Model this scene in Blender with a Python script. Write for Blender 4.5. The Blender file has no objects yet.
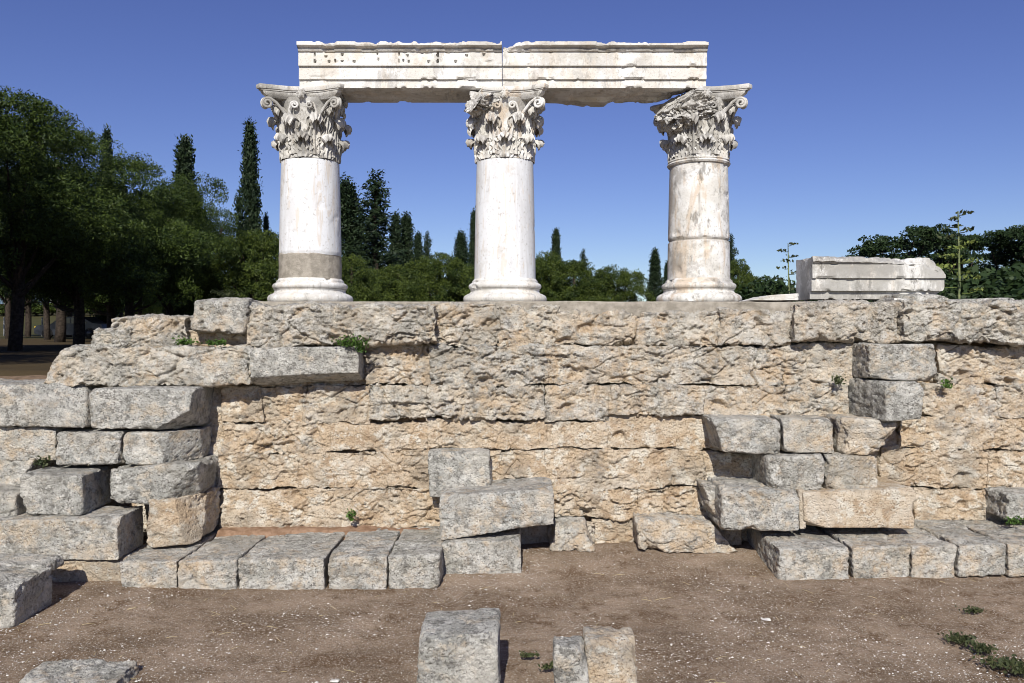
import bpy, math, random
import numpy as np
from mathutils import Vector, Matrix
R = math.radians
sc = bpy.context.scene
COL = sc.collection
# ------------------------------------------------------------------ camera, sky, sun, exposure
H0, F0, YH = 2.2, 800.0, 330.0          # eye height, focal length in px, horizon row
cd = bpy.data.cameras.new('camera'); cam = bpy.data.objects.new('camera', cd); COL.objects.link(cam)
cam.location = (0, 0, H0); cam.rotation_euler = (R(90), 0, 0)
cd.sensor_width = 36; cd.lens = 36*F0/1024; cd.shift_y = -11.5/1024; cd.clip_end = 3000; cd.clip_start = .05
sc.camera = cam
AZ, EL = R(5), R(36)
w = bpy.data.worlds.new("World"); sc.world = w; w.use_nodes = True
nt = w.node_tree; bg = nt.nodes['Background']
sky = nt.nodes.new('ShaderNodeTexSky'); sky.sky_type = 'NISHITA'; sky.sun_disc = False
sky.sun_elevation = EL; sky.sun_rotation = math.pi + AZ
sky.air_density = 1.0; sky.dust_density = 0.25; sky.ozone_density = 5.0; sky.altitude = 300
hs = nt.nodes.new('ShaderNodeHueSaturation'); hs.inputs['Saturation'].default_value = 1.08; hs.inputs['Hue'].default_value = .526
nt.links.new(sky.outputs[0], hs.inputs['Color']); nt.links.new(hs.outputs[0], bg.inputs[0]); bg.inputs[1].default_value = 0.078
S = Vector((-math.sin(AZ)*math.cos(EL), -math.cos(AZ)*math.cos(EL), math.sin(EL)))
sd = bpy.data.lights.new('sun', 'SUN'); sun = bpy.data.objects.new('sun', sd); COL.objects.link(sun)
sd.energy = 4.5; sd.angle = R(.5); sd.color = (1, .955, .88)
sun.rotation_euler = (-S).to_track_quat('-Z', 'Y').to_euler(); sun.location = S*30
sc.view_settings.view_transform = 'Standard'; sc.view_settings.look = 'None'
sc.view_settings.exposure = 0.32; sc.view_settings.gamma = 1; sc.view_settings.use_curve_mapping = False
sc.render.engine = 'CYCLES'; sc.cycles.max_bounces = 4; sc.cycles.diffuse_bounces = 2; sc.cycles.filter_width = 1.0

# ------------------------------------------------------------------ numpy noise
def _h(ix, iy, iz, s):
    h = (ix.astype(np.uint32)*np.uint32(374761393) + iy.astype(np.uint32)*np.uint32(668265263)
         + iz.astype(np.uint32)*np.uint32(2147483647) + np.uint32((s*1274126177) & 0xffffffff))
    h = (h ^ (h >> np.uint32(13)))*np.uint32(1274126177)
    h = (h ^ (h >> np.uint32(16)))*np.uint32(2246822519)
    h = h ^ (h >> np.uint32(15))
    return (h & np.uint32(0xffffff)).astype(np.float64)/16777215.
def vn(P, s=0):
    I = np.floor(P).astype(np.int64); f = P-I; f = f*f*(3-2*f); I += 100000
    x, y, z = I[:, 0], I[:, 1], I[:, 2]; fx, fy, fz = f[:, 0], f[:, 1], f[:, 2]
    def L(dz):
        a = _h(x, y, z+dz, s)*(1-fx)+_h(x+1, y, z+dz, s)*fx
        b = _h(x, y+1, z+dz, s)*(1-fx)+_h(x+1, y+1, z+dz, s)*fx
        return a*(1-fy)+b*fy
    return L(0)*(1-fz)+L(1)*fz
def fbm(P, s=0, o=4, g=.5):
    t = 0; a = 1; n = 0; P = np.asarray(P, float)
    for i in range(o):
        t = t+a*vn(P*2.03**i+i*17.3, s+i); n += a; a *= g
    return t/n
def worley(P, s=0):
    I = np.floor(P).astype(np.int64); f1 = np.full(len(P), 9.); f2 = np.full(len(P), 9.); cid = np.zeros(len(P))
    for dx in (-1, 0, 1):
        for dy in (-1, 0, 1):
            for dz in (-1, 0, 1):
                x, y, z = I[:, 0]+dx, I[:, 1]+dy, I[:, 2]+dz; X, Y, Z = x+100000, y+100000, z+100000
                d = np.sqrt((x+_h(X, Y, Z, s)-P[:, 0])**2+(y+_h(X, Y, Z, s+1)-P[:, 1])**2+(z+_h(X, Y, Z, s+2)-P[:, 2])**2)
                m = d < f1; f2 = np.where(m, f1, np.minimum(f2, d)); cid = np.where(m, _h(X, Y, Z, s+3), cid); f1 = np.where(m, d, f1)
    return f1, f2, cid
def facets(P, s):
    I = np.floor(P).astype(np.int64); f1 = np.full(len(P), 9.); out = np.zeros(len(P))
    for dx in (-1, 0, 1):
        for dy in (-1, 0, 1):
            for dz in (-1, 0, 1):
                x, y, z = I[:, 0]+dx, I[:, 1]+dy, I[:, 2]+dz; X, Y, Z = x+100000, y+100000, z+100000
                a, b, c = x+_h(X, Y, Z, s)-P[:, 0], y+_h(X, Y, Z, s+1)-P[:, 1], z+_h(X, Y, Z, s+2)-P[:, 2]
                d = a*a+b*b+c*c; m = d < f1
                v = (_h(X, Y, Z, s+3)-.5)*.9+1.1*(a*(_h(X, Y, Z, s+4)-.5)+b*(_h(X, Y, Z, s+5)-.5)+c*(_h(X, Y, Z, s+6)-.35))
                out = np.where(m, v, out); f1 = np.where(m, d, f1)
    return out
def sst(a, b, x):
    t = np.clip((x-a)/(b-a), 0, 1); return t*t*(3-2*t)
def rockdisp(P, s, amp, pit=.3, crack=.6, ter=.9, strat=2.6, fac=1.):
    P = P+s*3.71
    low = fbm(P*2.3, s, 3)-.5
    t = fbm(P*np.array([1.7, 1.7, 1.7*strat])*1.5, s+9, 4)*7
    f = np.floor(t); fr = t-f; terr = (f+sst(.55, 1, fr))/7-.5
    t2 = fbm(P*np.array([4, 4, 9.]), s+29, 3)*6
    f = np.floor(t2); fr = t2-f; terr2 = (f+sst(.6, 1, fr))/6-.5
    fine = fbm(P*17, s+5, 3)-.5
    Wp = P+(np.stack([fbm(P*6, s+70, 2), fbm(P*6, s+72, 2), fbm(P*6, s+74, 2)], 1)-.5)*.16
    fa = .8*facets(Wp*np.array([4.2, 4.2, 10.5]), s+80)+.5*facets(Wp*np.array([11, 11, 25.]), s+90)+.32*facets(Wp*np.array([24, 24, 44.]), s+99)
    rg = sst(.38, .6, fbm(P*1.9, s+95, 3))
    d = 1.3*low+ter*(1.2*terr+.6*terr2)+ter*fa*(.25+.85*rg)*fac+.35*fine
    if pit: 
        f1, f2, c = worley(P*np.array([15, 15, 19.]), s+40); d = d-pit*sst(.42, .12, f1)*(c > .35)
    if crack:
        W = P+(fbm(P*5, s+60, 2)-.5)[:, None]*.22
        f1, f2, c = worley(W*np.array([2.6, 2.6, 5.5]), s+50); d = d-crack*sst(.07, 0, f2-f1)*(fbm(P*1.7, s+66, 2) > .5)
        d = d+(c-.5)*.5*ter
    return d*amp

# ------------------------------------------------------------------ mesh / object helpers
def at(px, py, Y): return np.array([(px-512)/F0*Y, Y, H0-(py-YH)/F0*Y])
def wloc(o):
    v = Vector(o.location)
    while o.parent: o = o.parent; v = v+Vector(o.location)
    return np.array(v)
def mk(name, V, Q=None, mat=None, parent=None, loc=None, T=None, smooth=True, attrs=None):
    V = np.asarray(V, float)
    base = np.array(loc, float) if loc is not None else np.zeros(3)
    org = base+(wloc(parent) if parent else 0)
    me = bpy.data.meshes.new(name)
    V = V-org
    Q = np.zeros((0, 4), int) if Q is None or len(Q) == 0 else np.asarray(Q)
    T = np.zeros((0, 3), int) if T is None or len(T) == 0 else np.asarray(T)
    me.vertices.add(len(V)); me.vertices.foreach_set('co', V.ravel())
    me.loops.add(Q.size+T.size); me.loops.foreach_set('vertex_index', np.concatenate([Q.ravel(), T.ravel()]).astype(np.int32))
    me.polygons.add(len(Q)+len(T))
    me.polygons.foreach_set('loop_start', np.concatenate([np.arange(len(Q))*4, Q.size+np.arange(len(T))*3]).astype(np.int32))
    me.polygons.foreach_set('use_smooth', np.full(len(Q)+len(T), smooth))
    me.update(calc_edges=True); me.validate()
    for k, a in (attrs or {}).items():
        at_ = me.attributes.new(k, 'FLOAT', 'POINT'); at_.data.foreach_set('value', np.asarray(a, np.float32))
    if mat: me.materials.append(mat)
    if mat and 'marble' in mat.name: me.set_sharp_from_angle(angle=R(38))
    o = bpy.data.objects.new(name, me); COL.objects.link(o); o.location = base
    if parent: o.parent = parent
    return o
def tag(o, label=None, cat=None, group=None, kind=None):
    for k, v in (('label', label), ('category', cat), ('group', group), ('kind', kind)):
        if v: o[k] = v
    return o
def empty(name, loc, label=None, cat=None, group=None, parent=None):
    o = bpy.data.objects.new(name, None); COL.objects.link(o); o.location = loc; o.empty_display_size = .3
    if parent: o.parent = parent
    return tag(o, label, cat, group)
class MB:
    def __init__(s): s.V = []; s.Q = []; s.T = []; s.n = 0; s.A = {}
    def add(s, V, Q=None, T=None, **A):
        V = np.asarray(V, float).reshape(-1, 3)
        if Q is not None and len(Q): s.Q.append(np.asarray(Q)+s.n)
        if T is not None and len(T): s.T.append(np.asarray(T)+s.n)
        s.V.append(V); s.n += len(V)
        for k, a in A.items(): s.A.setdefault(k, []).append(np.broadcast_to(a, (len(V),)))
        return s
    def arr(s):
        return np.vstack(s.V), (np.vstack(s.Q) if s.Q else None), (np.vstack(s.T) if s.T else None)
    def build(s, name, mat, parent=None, loc=None, smooth=True):
        V, Q, T = s.arr()
        return mk(name, V, Q, mat, parent, loc, T, smooth, {k: np.concatenate(a) for k, a in s.A.items()})
def lattice(xs, ys, zs):
    nx, ny, nz = len(xs), len(ys), len(zs)
    idx = -np.ones((nx, ny, nz), int); m = np.zeros((nx, ny, nz), bool)
    m[0] = m[-1] = True; m[:, 0] = m[:, -1] = True; m[:, :, 0] = m[:, :, -1] = True
    idx[m] = np.arange(m.sum()); g = np.argwhere(m)
    P = np.stack([xs[g[:, 0]], ys[g[:, 1]], zs[g[:, 2]]], 1); Q = []
    def q(a, fl):
        f = np.stack([a[:-1, :-1], a[1:, :-1], a[1:, 1:], a[:-1, 1:]], -1).reshape(-1, 4)
        Q.append(f[:, ::-1] if fl else f)
    q(idx[0], True); q(idx[-1], False); q(idx[:, 0], False); q(idx[:, -1], True); q(idx[:, :, 0], True); q(idx[:, :, -1], False)
    return P, np.vstack(Q)
def tube(path, rad, k=8, flat=None, cap=True):
    path = np.asarray(path, float); n = len(path); rad = np.broadcast_to(rad, (n,))
    tg = np.gradient(path, axis=0); tg /= np.linalg.norm(tg, axis=1)[:, None]+1e-9
    up = np.array([0, 0, 1.]) if abs(tg[0][2]) < .9 else np.array([1., 0, 0]); N = []
    u = np.cross(tg[0], up); u /= np.linalg.norm(u)
    for t in tg:
        u = u-t*np.dot(u, t); u /= np.linalg.norm(u)+1e-9; N.append(u)
    N = np.array(N); B = np.cross(tg, N); a = np.linspace(0, 2*math.pi, k, endpoint=False)
    fx = 1 if flat is None else flat
    V = path[:, None]+rad[:, None, None]*(N[:, None]*np.cos(a)[None, :, None]*fx+B[:, None]*np.sin(a)[None, :, None])
    i = np.arange(n-1)[:, None]*k; j = np.arange(k)[None]; j2 = (j+1) % k
    Q = np.stack([i+j, i+j2, i+k+j2, i+k+j], -1).reshape(-1, 4); V = V.reshape(-1, 3)
    T = None
    if cap:
        V = np.vstack([V, path[0], path[-1]]); m = n*k
        T = np.vstack([np.stack([np.full(k, m), j2[0], j[0]], 1), np.stack([np.full(k, m+1), (n-1)*k+j[0], (n-1)*k+j2[0]], 1)])
    return V, Q, T
def boxv(x0, x1, y0, y1, z0, z1):
    return lattice(np.array([x0, x1], float), np.array([y0, y1], float), np.array([z0, z1], float))
def lathe(prof, k=64):
    prof = np.asarray(prof, float); a = np.linspace(0, 2*math.pi, k, endpoint=False); n = len(prof)
    V = np.stack([prof[:, 0:1]*np.cos(a), prof[:, 0:1]*np.sin(a), np.repeat(prof[:, 1:2], k, 1)], -1).reshape(-1, 3)
    i = np.arange(n-1)[:, None]*k; j = np.arange(k)[None]; j2 = (j+1) % k
    Q = np.stack([i+j, i+j2, i+k+j2, i+k+j], -1).reshape(-1, 4)
    V = np.vstack([V, [0, 0, prof[0, 1]], [0, 0, prof[-1, 1]]]); m = n*k
    T = np.vstack([np.stack([np.full(k, m), j2[0], j[0]], 1), np.stack([np.full(k, m+1), (n-1)*k+j[0], (n-1)*k+j2[0]], 1)])
    return V, Q, T

# ------------------------------------------------------------------ materials
class NT:
    def __init__(s, name, rough=.85, spec=.2):
        s.m = bpy.data.materials.new(name); s.m.use_nodes = True; s.t = s.m.node_tree; s.b = s.t.nodes['Principled BSDF']
        s.b.inputs['Roughness'].default_value = rough; s.b.inputs['Specular IOR Level'].default_value = spec
        s.co = s.n('ShaderNodeTexCoord').outputs['Object']
        oi = s.n('ShaderNodeObjectInfo'); mul = s.n('ShaderNodeMath'); mul.operation = 'MULTIPLY'; mul.inputs[1].default_value = 57.
        s.l(oi.outputs['Random'], mul.inputs[0]); ad = s.n('ShaderNodeVectorMath'); ad.operation = 'ADD'
        s.l(s.co, ad.inputs[0]); s.l(mul.outputs[0], ad.inputs[1]); s.cr = ad.outputs[0]; s.rnd = oi.outputs['Random']
    def n(s, t): return s.t.nodes.new(t)
    def l(s, a, b): s.t.links.new(a, b)
    def noise(s, sc_, det=5, rough=.55, co=None, dist=0, scale3=None):
        co = co or s.cr
        if scale3:
            mp = s.n('ShaderNodeMapping'); mp.inputs['Scale'].default_value = scale3; s.l(co, mp.inputs[0]); co = mp.outputs[0]
        x = s.n('ShaderNodeTexNoise'); x.inputs['Scale'].default_value = sc_; x.inputs['Detail'].default_value = det
        x.inputs['Roughness'].default_value = rough; x.inputs['Distortion'].default_value = dist; s.l(co, x.inputs['Vector']); return x.outputs['Fac']
    def vor(s, sc_, feat='F1', co=None):
        x = s.n('ShaderNodeTexVoronoi'); x.feature = feat; x.inputs['Scale'].default_value = sc_; s.l(co or s.cr, x.inputs['Vector']); return x.outputs['Distance']
    def ramp(s, f, a, b, inv=False):
        x = s.n('ShaderNodeMapRange'); x.interpolation_type = 'SMOOTHSTEP'; x.inputs['From Min'].default_value = a; x.inputs['From Max'].default_value = b
        if inv: x.inputs['To Min'].default_value = 1; x.inputs['To Max'].default_value = 0
        s.l(f, x.inputs['Value']); return x.outputs['Result']
    def math(s, op, a, b):
        x = s.n('ShaderNodeMath'); x.operation = op
        for i, v in enumerate((a, b)):
            if isinstance(v, (int, float)): x.inputs[i].default_value = v
            else: s.l(v, x.inputs[i])
        return x.outputs[0]
    def mix(s, f, a, b, mode='MIX'):
        x = s.n('ShaderNodeMix'); x.data_type = 'RGBA'; x.blend_type = mode
        if isinstance(f, (int, float)): x.inputs[0].default_value = f
        else: s.l(f, x.inputs[0])
        for i, v in ((6, a), (7, b)):
            if isinstance(v, tuple): x.inputs[i].default_value = (*v, 1)
            else: s.l(v, x.inputs[i])
        return x.outputs[2]
    def attr(s, name):
        x = s.n('ShaderNodeAttribute'); x.attribute_name = name; return x.outputs['Fac']
    def col(s, c):
        if isinstance(c, tuple): s.b.inputs['Base Color'].default_value = (*c, 1)
        else: s.l(c, s.b.inputs['Base Color'])
    def bump(s, h, st=.6, dist=.01):
        x = s.n('ShaderNodeBump'); x.inputs['Strength'].default_value = st; x.inputs['Distance'].default_value = dist
        s.l(h, x.inputs['Height']); s.l(x.outputs[0], s.b.inputs['Normal'])

def stone_mat():
    m = NT('limestone')
    g = m.attr('grey'); tn = m.attr('tint')
    tan = m.mix(m.ramp(m.noise(4, 6, .65), .38, .62), (.52, .40, .27), (.60, .51, .39))
    tan = m.mix(m.math('MULTIPLY', m.ramp(m.noise(7, 7, .7), .50, .62), .8), tan, (.39, .275, .17))
    tan = m.mix(m.ramp(m.noise(6.3, 8, .72), .51, .60), tan, (.68, .63, .53))
    tan = m.mix(m.math('MULTIPLY', m.ramp(m.noise(60, 5, .7), .54, .62), .8), tan, (.22, .15, .09))
    wm = m.mix(m.rnd, (.36, .345, .295), (.345, .345, .32))
    gr = m.mix(m.ramp(m.noise(4.5, 8, .74), .40, .60), wm, (.53, .515, .47))
    gr = m.mix(m.math('MULTIPLY', m.ramp(m.noise(13, 9, .8), .49, .57), .85), gr, (.17, .163, .145))
    gr = m.mix(m.math('MULTIPLY', m.ramp(m.noise(10, 9, .8), .52, .60), .8), gr, (.69, .675, .62))
    gr = m.mix(m.math('MULTIPLY', m.ramp(m.noise(5, 6, .72), .54, .64), .6), gr, (.46, .375, .265))
    gr = m.mix(m.ramp(m.noise(62, 5, .7), .57, .64), gr, (.085, .078, .065))
    f = m.math('ADD', m.math('MULTIPLY', m.math('SUBTRACT', m.noise(7, 9, .74), .5), 2.6), g)
    c = m.mix(m.ramp(f, .12, .86), tan, gr)
    c = m.mix(m.math('MULTIPLY', tn, .3), c, (.40, .29, .19))
    big = m.noise(1.9, 4, .6); c = m.mix(m.math('MULTIPLY', m.ramp(big, .50, .66), .45), c, (.25, .235, .20)); c = m.mix(m.math('MULTIPLY', m.ramp(m.noise(2.6, 5, .6), .54, .66), .4), c, (.66, .62, .54))
    m.col(c)
    h = m.math('ADD', m.math('MULTIPLY', m.noise(42, 8, .75), 1.5), m.math('MULTIPLY', m.ramp(m.vor(33), .05, .45), .5))
    h = m.math('ADD', h, m.math('MULTIPLY', m.noise(15, 5, .65, dist=.8), 1.0))
    m.bump(h, 1., .017); return m.m
def marble_mat(name, stain, warm=.3, flow=False):
    m = NT(name, .6, .3)
    c = m.mix(m.ramp(m.noise(3, 6, .65), .4, .6), (.58, .56, .51), (.71, .70, .67))
    v = m.noise(3.0, 7, .68, dist=1.0, scale3=(1.6, 1.6, .45))
    c = m.mix(m.math('MULTIPLY', m.ramp(v, .50, .60), .3+.3*warm), c, (.50, .36, .22) if warm > .5 else (.56, .47, .36))
    c = m.mix(m.math('MULTIPLY', m.ramp(m.noise(2.2, 8, .75), .50, .60), stain), c, (.22, .20, .175))
    c = m.mix(m.math('MULTIPLY', m.ramp(m.noise(7, 8, .78, scale3=(1, 1, .35)), .54, .62), min(1, stain*1.3)), c, (.13, .12, .105))
    c = m.mix(m.math('MULTIPLY', m.ramp(m.noise(48, 5, .7), .57, .64), .35+.5*stain), c, (.25, .22, .17))
    if flow:
        c = m.mix(m.math('MULTIPLY', m.ramp(m.noise(1.7, 8, .72, scale3=(1.6, 1, .5)), .46, .56), .75), c, (.27, .26, .235)); c = m.mix(.25, c, (.36, .35, .32))
    a = m.attr('grey'); c = m.mix(a, c, (.25, .225, .19))
    m.col(c); m.bump(m.math('ADD', m.noise(40, 6, .7), m.math('MULTIPLY', m.noise(11, 5, .6), 1.0)), .5, .009); return m.m
def ground_mat():
    m = NT('bare_earth', .95, .05); co = m.co
    c = m.mix(m.ramp(m.noise(1.3, 6, .68, co), .36, .62), (.150, .106, .070), (.275, .208, .150))
    c = m.mix(m.ramp(m.noise(3.2, 8, .75, co), .50, .62), c, (.135, .088, .053))
    c = m.mix(m.ramp(m.noise(50, 5, .75, co), .53, .62), c, (.33, .275, .215))
    c = m.mix(m.ramp(m.noise(95, 2, .5, co), .63, .69), c, (.62, .58, .52))
    c = m.mix(m.ramp(m.noise(75, 3, .5, co), .62, .70), c, (.06, .042, .03))
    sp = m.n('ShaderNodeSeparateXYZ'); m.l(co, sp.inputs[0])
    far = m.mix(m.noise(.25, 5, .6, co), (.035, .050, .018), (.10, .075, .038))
    lit = m.mix(m.noise(.8, 5, .7, co), (.05, .036, .022), (.085, .065, .035))  # terrace pine litter, darkened to paint in the shade under the left grove
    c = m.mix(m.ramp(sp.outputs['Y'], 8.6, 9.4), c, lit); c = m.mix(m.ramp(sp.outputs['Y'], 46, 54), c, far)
    m.col(c); m.bump(m.math('ADD', m.noise(55, 5, .7, co), m.math('MULTIPLY', m.noise(13, 4, .6, co), .8)), .9, .012); return m.m
def plain(name, c1, c2, sc_=8, rough=.85, spec=.2, bump=0):
    m = NT(name, rough, spec); f = m.noise(sc_, 5, .6); m.col(m.mix(m.ramp(f, .35, .65), c1, c2))
    if bump: m.bump(m.noise(sc_*6, 4, .65), .7, bump)
    return m.m
def leaf_mat(name, c1, c2, tr=.25):
    m = NT(name, .6, .25)
    f = m.attr('tone'); c = m.mix(f, c1, c2); m.col(c)
    t = m.n('ShaderNodeBsdfTranslucent'); m.l(c, t.inputs[0]); mx = m.n('ShaderNodeMixShader'); mx.inputs[0].default_value = tr
    m.l(m.b.outputs[0], mx.inputs[1]); m.l(t.outputs[0], mx.inputs[2]); m.l(mx.outputs[0], m.t.nodes['Material Output'].inputs[0]); return m.m
def veined_mat():
    m = NT('veined_white_marble', .55, .3); mp = m.n('ShaderNodeMapping'); mp.inputs['Rotation'].default_value = (0, R(32), 0); mp.inputs['Scale'].default_value = (5, 5, .7); m.l(m.cr, mp.inputs[0])
    c = m.mix(m.ramp(m.noise(1.4, 7, .65, co=mp.outputs[0], dist=.5), .42, .58), (.70, .71, .72), (.60, .60, .60))
    c = m.mix(m.math('MULTIPLY', m.ramp(m.noise(2.6, 8, .7, co=mp.outputs[0], dist=.8), .53, .60), .6), c, (.58, .50, .41))
    c = m.mix(m.math('MULTIPLY', m.ramp(m.noise(30, 7, .75), .57, .63), .6), c, (.30, .27, .23))
    c = m.mix(m.math('MULTIPLY', m.ramp(m.noise(2, 8, .75), .55, .64), .35), c, (.42, .37, .30)); a = m.attr('grey'); c = m.mix(a, c, (.25, .225, .19))
    m.col(c); m.bump(m.noise(40, 6, .7), .4, .006); return m.m
M = dict(stone=stone_mat(), veined=veined_mat(), marble=marble_mat('white_marble', .3), marble_stained=marble_mat('stained_marble', .55, .8),
    marble_cap=marble_mat('weathered_marble', .9, .5, True), marble_grey=marble_mat('soot_streaked_marble', .8, .2, True),
    ground=ground_mat(), mortar=plain('repair_concrete', (.25, .225, .185), (.37, .335, .28), 12, bump=.016),
    core=plain('rubble_fill', (.16, .11, .07), (.30, .21, .13), 14, bump=.02),
    bark=plain('bark', (.020, .015, .011), (.055, .042, .032), 14, bump=.02),
    pine=leaf_mat('pine_needles', (.012, .028, .006), (.066, .098, .015), .12), cyp=leaf_mat('cypress_foliage', (.010, .022, .010), (.032, .052, .020), .08),
    bush=leaf_mat('pine_bush_needles', (.018, .036, .008), (.085, .115, .018), .15), broad=leaf_mat('broad_leaves', (.010, .024, .008), (.035, .060, .018), .15),
    weed=leaf_mat('weed_leaves', (.035, .075, .015), (.10, .18, .035), .25), dryweed=leaf_mat('dry_weed_leaves', (.028, .042, .016), (.085, .095, .04), .15),
    stalk=plain('agave_stalk', (.10, .13, .06), (.20, .22, .10)), agpad=leaf_mat('agave_pads', (.09, .13, .03), (.24, .28, .07), .2),
    white=plain('white_render', (.72, .72, .70), (.80, .80, .78), 3), roof=plain('clay_tiles', (.30, .13, .08), (.42, .20, .12), 5),
    glass=plain('window_glass', (.02, .03, .04), (.05, .06, .07), 3, .1, .5), wood=plain('painted_wood', (.10, .16, .22), (.14, .2, .27), 5),
    carpaint=plain('dark_car_paint', (.015, .017, .022), (.02, .022, .028), 2, .3, .5), rubber=plain('rubber', (.012, .012, .012), (.02, .02, .02)),
    yellow=plain('yellow_plastic', (.65, .42, .05), (.72, .5, .08)), pebble=plain('pale_gravel', (.45, .42, .37), (.72, .70, .66), 30), straw=plain('dry_straw', (.40, .32, .17), (.58, .48, .28)),
    metal=plain('grey_metal', (.2, .2, .2), (.3, .3, .3)))

# ------------------------------------------------------------------ terrain
def ss1(a, b, x): return sst(a, b, np.asarray(x, float))
def gz(X, Y):
    X = np.asarray(X, float); Y = np.asarray(Y, float)
    z = -.09+.11*ss1(7.1, 8.1, Y)+.05*ss1(0, 4, X)*ss1(5.5, 7, Y)
    z = z+1.64*ss1(9.3, 10.6, Y)
    # the terrace runs on behind; beside the podium it slopes down to the forecourt
    z = z+2.4*ss1(62, 95, Y)+2.4*ss1(95, 140, Y)
    return z
def axis(parts):
    a = []
    for lo, hi, st in parts: a.append(np.arange(lo, hi, st))
    return np.concatenate(a+[[parts[-1][1]]])
xs = axis([(-900, -120, 60), (-120, -20, 5), (-20, -6, .4), (-6, 6, .022), (6, 20, .4), (20, 120, 5), (120, 900, 60)])
ys = axis([(-60, 2, 2), (2, 4.6, .1), (4.6, 8.4, .022), (8.4, 12, .2), (12, 30, 1), (30, 160, 4), (160, 2400, 80)])
gx, gy = np.meshgrid(xs, ys, indexing='ij'); P = np.stack([gx.ravel(), gy.ravel(), np.zeros(gx.size)], 1)
z = gz(P[:, 0], P[:, 1])
nr = (abs(P[:, 0]) < 20) & (P[:, 1] < 12)
z = z+.05*(fbm(P*.9, 3, 3)-.5)*nr
q = P[nr]; z[nr] += .022*(fbm(q*6, 5, 4)-.5)+.012*(fbm(q*26, 8, 3)-.5)
z = z+ss1(20, 60, P[:, 1])*.5*(fbm(P*.05, 2, 3)-.5)
i = np.arange(gx.size).reshape(gx.shape)
Q = np.stack([i[:-1, :-1], i[1:, :-1], i[1:, 1:], i[:-1, 1:]], -1).reshape(-1, 4)
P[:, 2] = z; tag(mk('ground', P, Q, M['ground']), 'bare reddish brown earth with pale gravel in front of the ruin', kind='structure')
GZ = P

# ------------------------------------------------------------------ stones
def stone(c8, seed, amp=.02, rad=.03, res=.011, grey=.6, cuts=(), pit=.4, crack=.5, ter=.7, tint=0., yres=None, gvar=.5, dseed=None, fac=.6, gcon=.1, jit=.012):
    """c8: corners (2,2,2,3) indexed u(left,right) v(front,back) w(bottom,top)"""
    c8 = np.asarray(c8, float)
    if jit: c8 = c8+(np.random.default_rng(seed).uniform(-jit, jit, (2, 1, 2, 3)))*np.array([1, 1, 1.])
    W = np.linalg.norm(c8[1, 0, 0]-c8[0, 0, 0]); D = np.linalg.norm(c8[0, 1, 0]-c8[0, 0, 0]); Hh = max(np.linalg.norm(c8[0, 0, 1]-c8[0, 0, 0]), np.linalg.norm(c8[1, 0, 1]-c8[1, 0, 0]))
    def ax(L, r): return np.linspace(-1, 1, max(4, int(L/r)+1))
    u, v, w_ = ax(W, res), ax(D, yres or res*1.5), ax(Hh, res)
    P, Q = lattice(u, v, w_)
    hs_ = np.array([W, D, Hh])/2
    p = P*hs_
    n1 = fbm(p*3.5+seed*1.37, seed, 3); rr = rad*(.35+.8*n1+3.2*sst(.52, .74, fbm(p*5+seed*2.1, seed+3, 3)))
    rr = np.minimum(rr, hs_.min()*.8)[:, None]
    inner = np.maximum(hs_-rr, .001); qv = np.clip(p, -inner, inner); d = p-qv; ln = np.linalg.norm(d, axis=1)[:, None]
    N = d/np.maximum(ln, 1e-9); p = qv+rr*N
    for (a, b, c, dd) in cuts:
        n = np.array([a, b, c], float); n /= np.linalg.norm(n); nn = n*hs_; s = (p/hs_)@n-dd
        k = s > 0; p[k] -= (s[k]/(n@n))[:, None]*n*hs_*.97; N[k] = n*.8+N[k]*.2
    uvw = (p/hs_+1)/2
    U, Vv, Ww = uvw[:, 0:1], uvw[:, 1:2], uvw[:, 2:3]
    X = 0
    for i_ in (0, 1):
        for j in (0, 1):
            for k in (0, 1): X = X+(U if i_ else 1-U)*(Vv if j else 1-Vv)*(Ww if k else 1-Ww)*c8[i_, j, k]
    N /= np.linalg.norm(N, axis=1)[:, None]+1e-9
    if dseed is not None:
        Wq = X*np.array([1, 0, 1.]); X = X+np.stack([.07*(fbm(Wq*2.3, 201, 3)-.5)+.035*(fbm(Wq*9, 204, 2)-.5), np.zeros(len(X)), .075*(fbm(Wq*1.6, 207, 3)-.5)+.04*(fbm(Wq*8, 210, 3)-.5)], 1)
    dsp = rockdisp(X, seed if dseed is None else dseed, amp, pit, crack, ter, fac=fac)
    if dseed is not None:
        f1, f2, ci = worley((X+(fbm(X*7, 301, 3)-.5)[:, None]*.2)*np.array([3.6, 3.6, 6.5]), 300); dsp = dsp-.06*sst(.36, .14, f1)*(ci > .68)
        jn = np.minimum(1-np.abs(U[:, 0]*2-1), 1)*W/2; dsp = dsp-.018*sst(.018, .0, jn)*(fbm(X*3, 305, 2) > .47)
    dsp = np.minimum(dsp, amp*1.1)
    X = X+N*dsp[:, None]
    g = grey+gvar*(fbm(X*2.5, seed+7, 3)-.5)+.12*N[:, 2]+dsp/amp*gcon
    return X, Q, g
def quadblock(px, Yf, Yb, yaw=0, **k):
    """px = TL, TR, BR, BL of the front face in the photo; extruded straight back to Yb"""
    TL, TR, BR, BL = px
    c = np.zeros((2, 2, 2, 3))
    for (i_, w_, p) in ((0, 1, TL), (1, 1, TR), (1, 0, BR), (0, 0, BL)):
        a = at(*p, Yf); c[i_, 0, w_] = a; c[i_, 1, w_] = a+np.array([0, Yb-Yf, 0])
    if yaw:
        m = c.reshape(-1, 3).mean(0); Rm = np.array([[math.cos(yaw), -math.sin(yaw), 0], [math.sin(yaw), math.cos(yaw), 0], [0, 0, 1]])
        c = (c-m)@Rm.T+m
    return c
SEED = [11]
def rect(x0, y0, x1, y1): return ((x0, y0), (x1, y0), (x1, y1), (x0, y1))
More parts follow.
